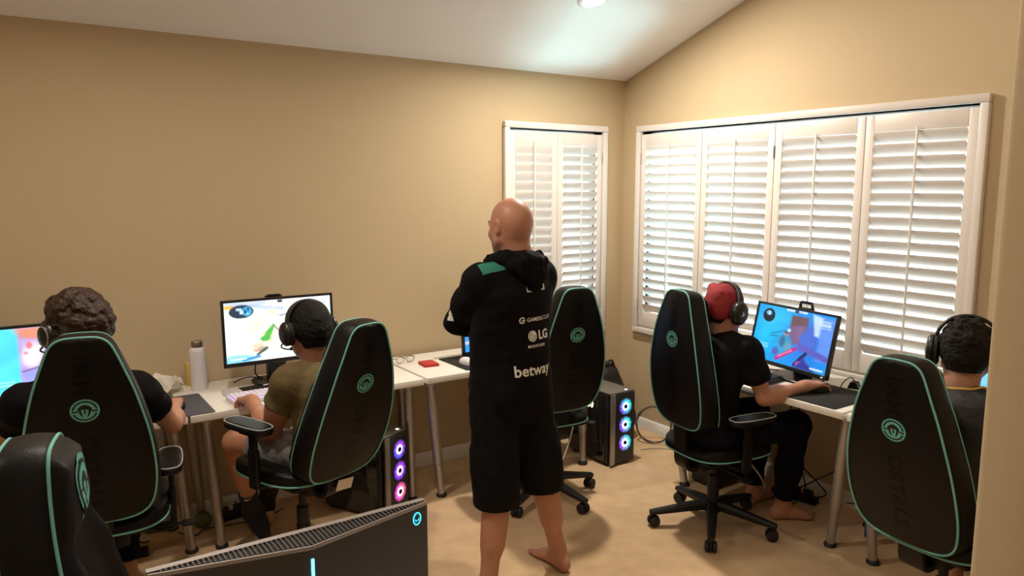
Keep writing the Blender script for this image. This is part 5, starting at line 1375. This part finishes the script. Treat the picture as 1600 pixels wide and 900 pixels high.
def tower(label, x, y, yaw, fans, w=.205, d=.42, h=.455, strip=M_STEEL, seed=0):
    """front faces -y in its own space; origin at the middle of the front bottom edge"""
    root = empty('computer_tower', (x, y, 0), R(yaw), label=label, cat='computer', group='desktop computers')
    mb = MB(); mb.box((0, d/2+.012, .018+(h-.018)/2), (w, d-.024, h-.018), .006); mb.build('case', m_case, root)
    mb = MB(); mb.box((0, d/2, h+.002), (w-.004, d-.01, .010), .004); mb.build('top_panel', m_case_grey, root)
    mb = MB(); mb.box((-w/2-.002, d/2+.02, .025+(h-.05)/2), (.005, d-.06, h-.05), .001); sp = mb.build('side_glass', m_tint, root)
    mb = MB(); mb.box((0, .006, h/2+.008), (w-.002, .012, h-.020), .003); fp = mb.build('front_panel', mat('front_mesh', (.022, .020, .020), .55), root)
    mb = MB(); mb.box((-w/2+.018, -.003, h/2+.008), (.036, .010, h-.016), .003); mb.build('front_strip', strip, fp)
    for i, cl in enumerate(fans):
        cz = h-.090-i*.118; cx = .022; rad = .056; P, F_, C_ = fan_disc(cl, i)
        me = bpy.data.meshes.new('fan'); me.from_pydata([(cx+p[0]*rad, -.0015, cz+p[1]*rad) for p in P], [], F_); ca = me.color_attributes.new('tone', 'FLOAT_COLOR', 'POINT')
        ca.data.foreach_set('color', np.concatenate([np.array(C_), np.ones((len(C_), 1))], 1).astype(np.float32).ravel()); me.materials.append(M_FAN)
        fo = bpy.data.objects.new('fan', me); COL.objects.link(fo); fo.parent = root
        mb = MB(); mb.lathe([(0, 0), (.0135, 0), (.0135, .004), (.011, .006), (0, .006)], 24, (cx, -.0015, cz), (0, -1, 0)); mb.build('fan_hub', M_BLKPL, fo)
        mb = MB(); mb.tube([(cx+.0575*math.cos(t), -.0015, cz+.0575*math.sin(t)) for t in [2*PI*k/40 for k in range(40)]], .0018, 6, closed=True); mb.build('fan_rim', M_BLKPL, fo)
    mb = MB(); mb.lathe([(0, 0), (.009, 0), (.009, .002), (0, .0025)], 20, (.055, .035, h+.006)); mb.build('power_button', mat('led_white', (.8, .8, .8), .4, emit=(.9, .95, 1), estr=4), root)
    for sx in (-1, 1):
        for yy in (.05, d-.05):
            mb = MB(); mb.box((sx*(w/2-.03), yy, .009), (.03, .05, .018), .003); mb.build('foot', M_RUB, root)
    return root, sp
cy, vi, bl, mg_ = (.05, .75, .75), (.35, .06, .75), (.12, .10, .95), (.85, .05, .60)
tower('black computer with three blue-green glowing fans right of the standing man', 3.135, 3.372, 0, [(cy, (.18, .10, .95), R(20), (.55, .8, 1)), (cy, (.25, .08, .85), R(20), (.55, .8, 1)), (cy, (.35, .06, .85), R(20), (.55, .85, 1))], h=.47)
T1 = [o for o in bpy.data.objects if o.name.startswith('side_glass')][0]
mb = MB(); mb.tube([(-.1085, .19+.026*math.cos(t), .375+.026*math.sin(t)) for t in [R(-60+10*k) for k in range(30)]], .005, 8); mb.lathe([(0, 0), (.012, 0), (.012, .002), (0, .002)], 16, (-.1065, .195, .368), (-1, 0, 0)); mb.build('cooler_ring', mat('cooler_light', (.8, .8, .5), .4, emit=(1, .93, .55), estr=2.5), T1)
tower('black computer with three violet glowing fans below the desk of person in olive t-shirt', 1.640, 3.505, 28, [(vi, bl, R(60), (1, .75, 1)), (vi, (.25, .05, .85), R(60), (1, .65, 1)), (mg_, (.95, .15, .25), R(180), (1, .6, .9))], h=.45, strip=mat('case_edge', (.30, .27, .25), .4, .6))
tower('black computer standing under the window desk', 3.30, 2.86, -90, [], h=.44)
# backpack slumped in the corner
root = empty('backpack', (3.45, 3.83, 0), label='black backpack slumped in the corner behind the glowing computer', cat='backpack')
o_ = V(3.45, 3.83, 0); F = Field(o_-V(.26, .22, .02), o_+V(.26, .22, .58), .006)
F.ell(o_+V(-.02, .03, .20), (.175, .12, .21), None, .05); F.ell(o_+V(-.05, .05, .37), (.165, .10, .175), None, .06); F.ell(o_+V(.05, -.02, .14), (.13, .11, .14), None, .05)
F.noise(.010, 18, 3); F.noise(.005, 40, 8, ridged=True); F.cut((0, 0, .001), (0, 0, -1)); F.build('bag', mat('black_nylon', (.010, .009, .010), .55, bump=(70, .4)), root, o_, 2)
F = Field(o_-V(.2, .26, .0), o_+V(.24, .1, .4), .006); F.ell(o_+V(.02, -.10, .15), (.115, .06, .12), None, .03); F.noise(.006, 24, 5); F.cut((0, 0, .02), (0, 0, -1)); F.build('front_pocket', mat('black_nylon', (.010, .009, .010), .55), root, o_, 2)
mb = MB(); mb.tube(bez([(-.08, .0, .50), (-.05, -.01, .545), (.0, 0, .545), (.03, .01, .49)], 6), .009, 8); mb.build('grab_loop', M_RUB, root)
# coil of cable leaning at the wall, loose cables, power strips
def cable(label, pts, r=.0032, m=M_CABLE, name='cable', n=8):
    mb = MB(); mb.tube(bez(pts, n), r, 8); o = mb.build(name, m, loc=pts[0]); return tag(o, label, 'cable')
mb = MB(); co_ = Vector((3.60, 3.56, .128)); pts = []
for k in range(90):
    t = 2*PI*k/30; rr = .120+.006*math.sin(k*.37); nrm_ = Vector((-.72, -.60, .36)).normalized(); uu = Vector((.64, -.768, 0)); vv = nrm_.cross(uu); pts.append(co_+uu*rr*math.cos(t)+vv*rr*math.sin(t)+nrm_*(.010*math.sin(k*.21)))
mb.tube(pts, .0032, 8); tag(mb.build('cable_coil', mat('brown_cable', (.06, .045, .035), .5), loc=co_), 'coiled dark cable leaning on the wall beside the glowing computer', 'cable')
cable('pale cable lying across the carpet from under the cable coil', [(3.42, 3.50, .006), (3.52, 3.46, .006), (3.60, 3.38, .006), (3.66, 3.25, .006), (3.70, 3.0, .006)], m=M_CABLEG)
cable('white cable hanging from the desk beside the glowing computer', [(2.86, 3.60, .69), (2.88, 3.58, .52), (2.90, 3.56, .34), (2.83, 3.53, .16), (2.72, 3.50, .03), (2.62, 3.53, .010)], .0042, mat('white_cable', (.70, .66, .62), .5))
mb = MB(); mb.box((0, 0, .014), (.16, .05, .028), .006); o = mb.build('power_adapter', mat('pale_adapter', (.55, .50, .44), .5)); o.location = (2.60, 3.56, 0); o.rotation_euler = (0, 0, R(25)); tag(o, 'pale power adapter on carpet under the standing man\'s desk', 'power adapter')
cable('black cable on carpet under the desk of the empty chair', [(2.50, 3.62, .006), (2.62, 3.66, .006), (2.74, 3.60, .006), (2.84, 3.62, .006), (2.90, 3.70, .006)])
cable('black cable hanging under window desk, swinging down to the power strip', [(3.30, 2.02, .70), (3.34, 2.00, .60), (3.45, 2.02, .45), (3.52, 2.10, .32), (3.48, 2.24, .20), (3.42, 2.36, .10), (3.46, 2.45, .035)], .0045)
cable('black cable under window desk nearest the person\'s knee', [(3.33, 2.24, .70), (3.30, 2.24, .62), (3.27, 2.27, .52), (3.34, 2.32, .38), (3.45, 2.28, .25), (3.55, 2.22, .12), (3.60, 2.30, .05)], .004)
cable('black cable under window desk beside the tower', [(3.36, 2.30, .70), (3.33, 2.31, .60), (3.40, 2.38, .45), (3.48, 2.36, .30), (3.57, 2.36, .12), (3.62, 2.40, .05)], .004)
cable('grey cable looping beside the trouser leg under window desk', [(3.16, 2.52, .40), (3.10, 2.48, .40), (3.13, 2.42, .34), (3.20, 2.38, .24), (3.30, 2.42, .14)], .005, M_CABLEG)
cable('dark cable along the skirting below the window desk', [(3.72, 2.20, .03), (3.72, 2.05, .06), (3.71, 1.90, .035), (3.70, 1.75, .05), (3.71, 1.60, .03)])
def strip(label, x, y, yaw, L=.26, m=M_BLKPL):
    root = empty('power_strip', (x, y, 0), R(yaw), label=label, cat='power strip')
    mb = MB(); mb.box((0, 0, .018), (L, .055, .036), .006); mb.build('housing', m, root)
    for k in range(3):
        mb = MB(); mb.box((-L*.3+k*L*.28, 0, .052), (.045, .042, .034), .006); mb.tube(bez([(-L*.3+k*L*.28, .015, .06), (-L*.3+k*L*.28, .05, .065), (-L*.3+k*L*.28+.03, .10, .02), (-L*.3+k*L*.28+.06, .13, .006)], 5), .004, 8); mb.build('plug', M_RUB, root)
    return root
strip('black power strip full of plugs by the wall under the window desk', 3.60, 2.44, 100)
strip('black power strip with plugs by the wall below the bottle', .93, 3.97, 4)
strip('black power strip by the wall behind the curly-haired person\'s chair', .34, 3.80, -8, .24)
cable('thin black cable trailing over the carpet below the bottle', [(.62, 3.93, .006), (.68, 3.85, .006), (.74, 3.90, .006), (.85, 3.88, .006), (1.02, 3.86, .006), (1.15, 3.92, .006)])
cable('black cable snaking on the carpet beside the left chair', [(.28, 3.42, .006), (.36, 3.46, .006), (.43, 3.42, .006), (.50, 3.47, .006), (.55, 3.46, .006)], .006)
cable('black cable hanging from the back of the bright monitor', [(1.05, 3.93, .86), (1.04, 3.94, .80), (1.05, 3.95, .76), (1.09, 3.95, .745)], .0035)
cable('black cable arching over the desk behind white keyboard', [(.93, 3.95, .739), (.97, 3.93, .760), (1.03, 3.92, .762), (1.08, 3.90, .745)], .003)
cable('black mouse cable curving over the desk beside the tissue', [(.603, 3.700, .747), (.54, 3.78, .741), (.52, 3.88, .741), (.50, 3.97, .744), (.45, 4.02, .741)], .003)
cable('white keyboard cable coiled behind the white keyboard', [(1.10, 3.675, .748), (1.10, 3.72, .752), (1.07, 3.76, .754), (1.03, 3.765, .752)], .0035, mat('white_cable', (.70, .66, .62), .5))
cable('black cable lying on window desk beside keyboard', [(3.42, 2.66, .740), (3.47, 2.58, .742), (3.50, 2.50, .742), (3.55, 2.44, .742)], .0035)
# green ball-like cloth and blue wrapper on the floor
F = Field((-.06, -.06, -.01), (.06, .06, .10), .004); F.ell((0, 0, .036), (.042, .036, .036), None, .01); F.noise(.006, 50, 3); F.cut((0, 0, .001), (0, 0, -1))
o = F.build('cloth', mat('olive_green_cloth', (.10, .11, .030), .9)); o.location = (.745, 3.95, 0); tag(o, 'small crumpled green cloth on carpet below the bottle desk', 'cloth')
mb = MB(); mb.box((0, 0, .03), (.05, .035, .06), .004); mb.box((0, -.01, .065), (.03, .02, .014), .003); o = mb.build('plug_adapter', mat('blue_plastic', (.02, .10, .25), .4)); o.location = (3.50, 1.945, 0); o.rotation_euler = (0, 0, R(30)); tag(o, 'small blue plug adapter on carpet under the last two desks', 'adapter')

# ============================================================ nearest monitor, seen from behind, on its own desk
desk('white desk below the curved-back monitor nearest the viewer', -.16, 1.26, .66, 1.34, [((-.1, .72), (-.05, .78)), ((1.2, .72), (1.15, .78)), ((-.1, 1.28), (-.05, 1.22)), ((1.2, 1.28), (1.15, 1.22))])
root = empty('gaming_monitor', (.389, 1.23, .735), label='large dark monitor seen from behind, with vented top, cyan light bar and alien-head badge', cat='monitor')
m_dk = mat('dark_grey_shell', (.060, .048, .044), .42, .3); m_sv = mat('silver_trim', (.36, .33, .32), .35, .6)
xl, xr = -.245, .245; zt, zb = 1.15-.735, .80-.735; yr = -.058; yc = -.0605
mb = MB(); pl = [(xl, .004), (xr, .004), (xr, -.006), (.0, yr), (xl, -.006)]
mb.prism(pl, zt-zb-.006, Matrix.Translation((0, 0, zb))); mb.build('rear_shell', m_dk, root, smooth=False)
mb = MB(); mb.prism([(xl, .016), (xr, .016), (xr, .003), (xl, .003)], zt-zb+.002, Matrix.Translation((0, 0, zb-.002))); mb.build('front_frame', m_sv, root, smooth=False)
mb = MB(); mb.box((0, .0175, (zt+zb)/2), (xr-xl-.02, .002, zt-zb-.03)); mb.build('screen', mat('dark_screen', (.01, .01, .012), .12), root, smooth=False)
# vented top: dark slot with ribs between two silver edges
mb = MB(); mb.prism([(xl, .003), (xr, .003), (xr, -.003), (.0, yr+.006), (xl, -.003)], .004, Matrix.Translation((0, 0, zt-.0075))); tp = mb.build('top_vent', mat('vent_dark', (.006, .006, .006), .7), root, smooth=False)
mb = MB(); n_ = 60
for k in range(n_):
    x = xl+.012+(xr-xl-.024)*k/(n_-1); dep = .003+(-yr-.006)*(1-abs(x)/.245)
    if dep > .006: mb.box((x, .003-dep/2, zt-.003), (.0026, dep, .006))
mb.build('vent_ribs', mat('rib_grey', (.06, .052, .048), .45, .4), tp, smooth=False)
mb = MB()
for s in (-1, 1): mb.bar((s*.245, -.0045, zt-.003), (0, yr+.001, zt-.003), .004, .007, .001)
mb.build('rear_edge_trim', m_sv, tp, smooth=False)
mb = MB(); mb.box((-.0, yr-.001, zt-.012-.14), (.0052, .004, .26), .0015); mb.build('light_bar', mat('cyan_light', (.1, .6, .8), .4, emit=(.12, .75, 1.0), estr=3.5), root)
# badge near the top right corner: glowing oval with a dark head and slanted eyes
m_cy = mat('cyan_badge', (.1, .6, .8), .4, emit=(.05, .72, .95), estr=1.8)
bx, bz_ = .220, zt-.026; ang = math.atan2(-.006-yr, .245); ux = Vector((math.cos(ang), math.sin(ang), 0)); nn = Vector((math.sin(ang), -math.cos(ang), 0)); C0 = Vector((bx, -.006+(yr+.006)*(1-bx/.245), bz_))
def BP(x, z, o): return C0+ux*x+Vector((0, 0, z))+nn*o
mb = MB(); A = [2*PI*k/36 for k in range(36)]
mb.tube([BP(.0088*math.cos(t), .0118*math.sin(t), .0008) for t in A], .0010, 6, closed=True)
mb.build('badge_ring', m_cy, root)
mb = MB()
def eg(t): # egg-shaped head
    c_, s_ = math.cos(t), math.sin(t); return (.0062*c_*(1 if s_ > 0 else 1-.45*(-s_)), .0085*s_-.0004)
P_ = [eg(t) for t in A]; mb.add([BP(0, 0, .0004)]+[BP(x*1.22, z*1.12, .0004) for x, z in P_], [(0, 1+k, 1+(k+1) % 36) for k in range(36)]); mb.build('badge_glow', mat('cyan_badge_dim', (.02, .2, .28), .4, emit=(.02, .30, .45), estr=.8), root, smooth=False)
mb = MB(); mb.add([BP(0, 0, .0008)]+[BP(x, z, .0008) for x, z in P_], [(0, 1+k, 1+(k+1) % 36) for k in range(36)]); mb.build('badge_head', mat('badge_dark', (.01, .02, .03), .4), root, smooth=False)
for s in (-1, 1):
    mb = MB(); mb.add([BP(s*x, z, .0012) for x, z in ((.0009, -.0044), (.0026, -.0048), (.0046, -.0022), (.0050, .0002), (.0032, -.0006), (.0014, -.0026))], [tuple(range(6))]); mb.build('badge_eye', m_cy, root, smooth=False)
mb = MB(); mb.box((0, yr+.0, .20), (.07, .035, .24), .008); mb.box((0, yr-.02, .02), (.07, .06, .03), .008); mb.build('stand_neck', m_dk, root)
mb = MB(); mb.prism([(-.16, .10), (.16, .10), (.03, -.12), (-.03, -.12)], .012, Matrix.Translation((0, -.02, 0))); mb.build('stand_base', m_dk, root, smooth=False)
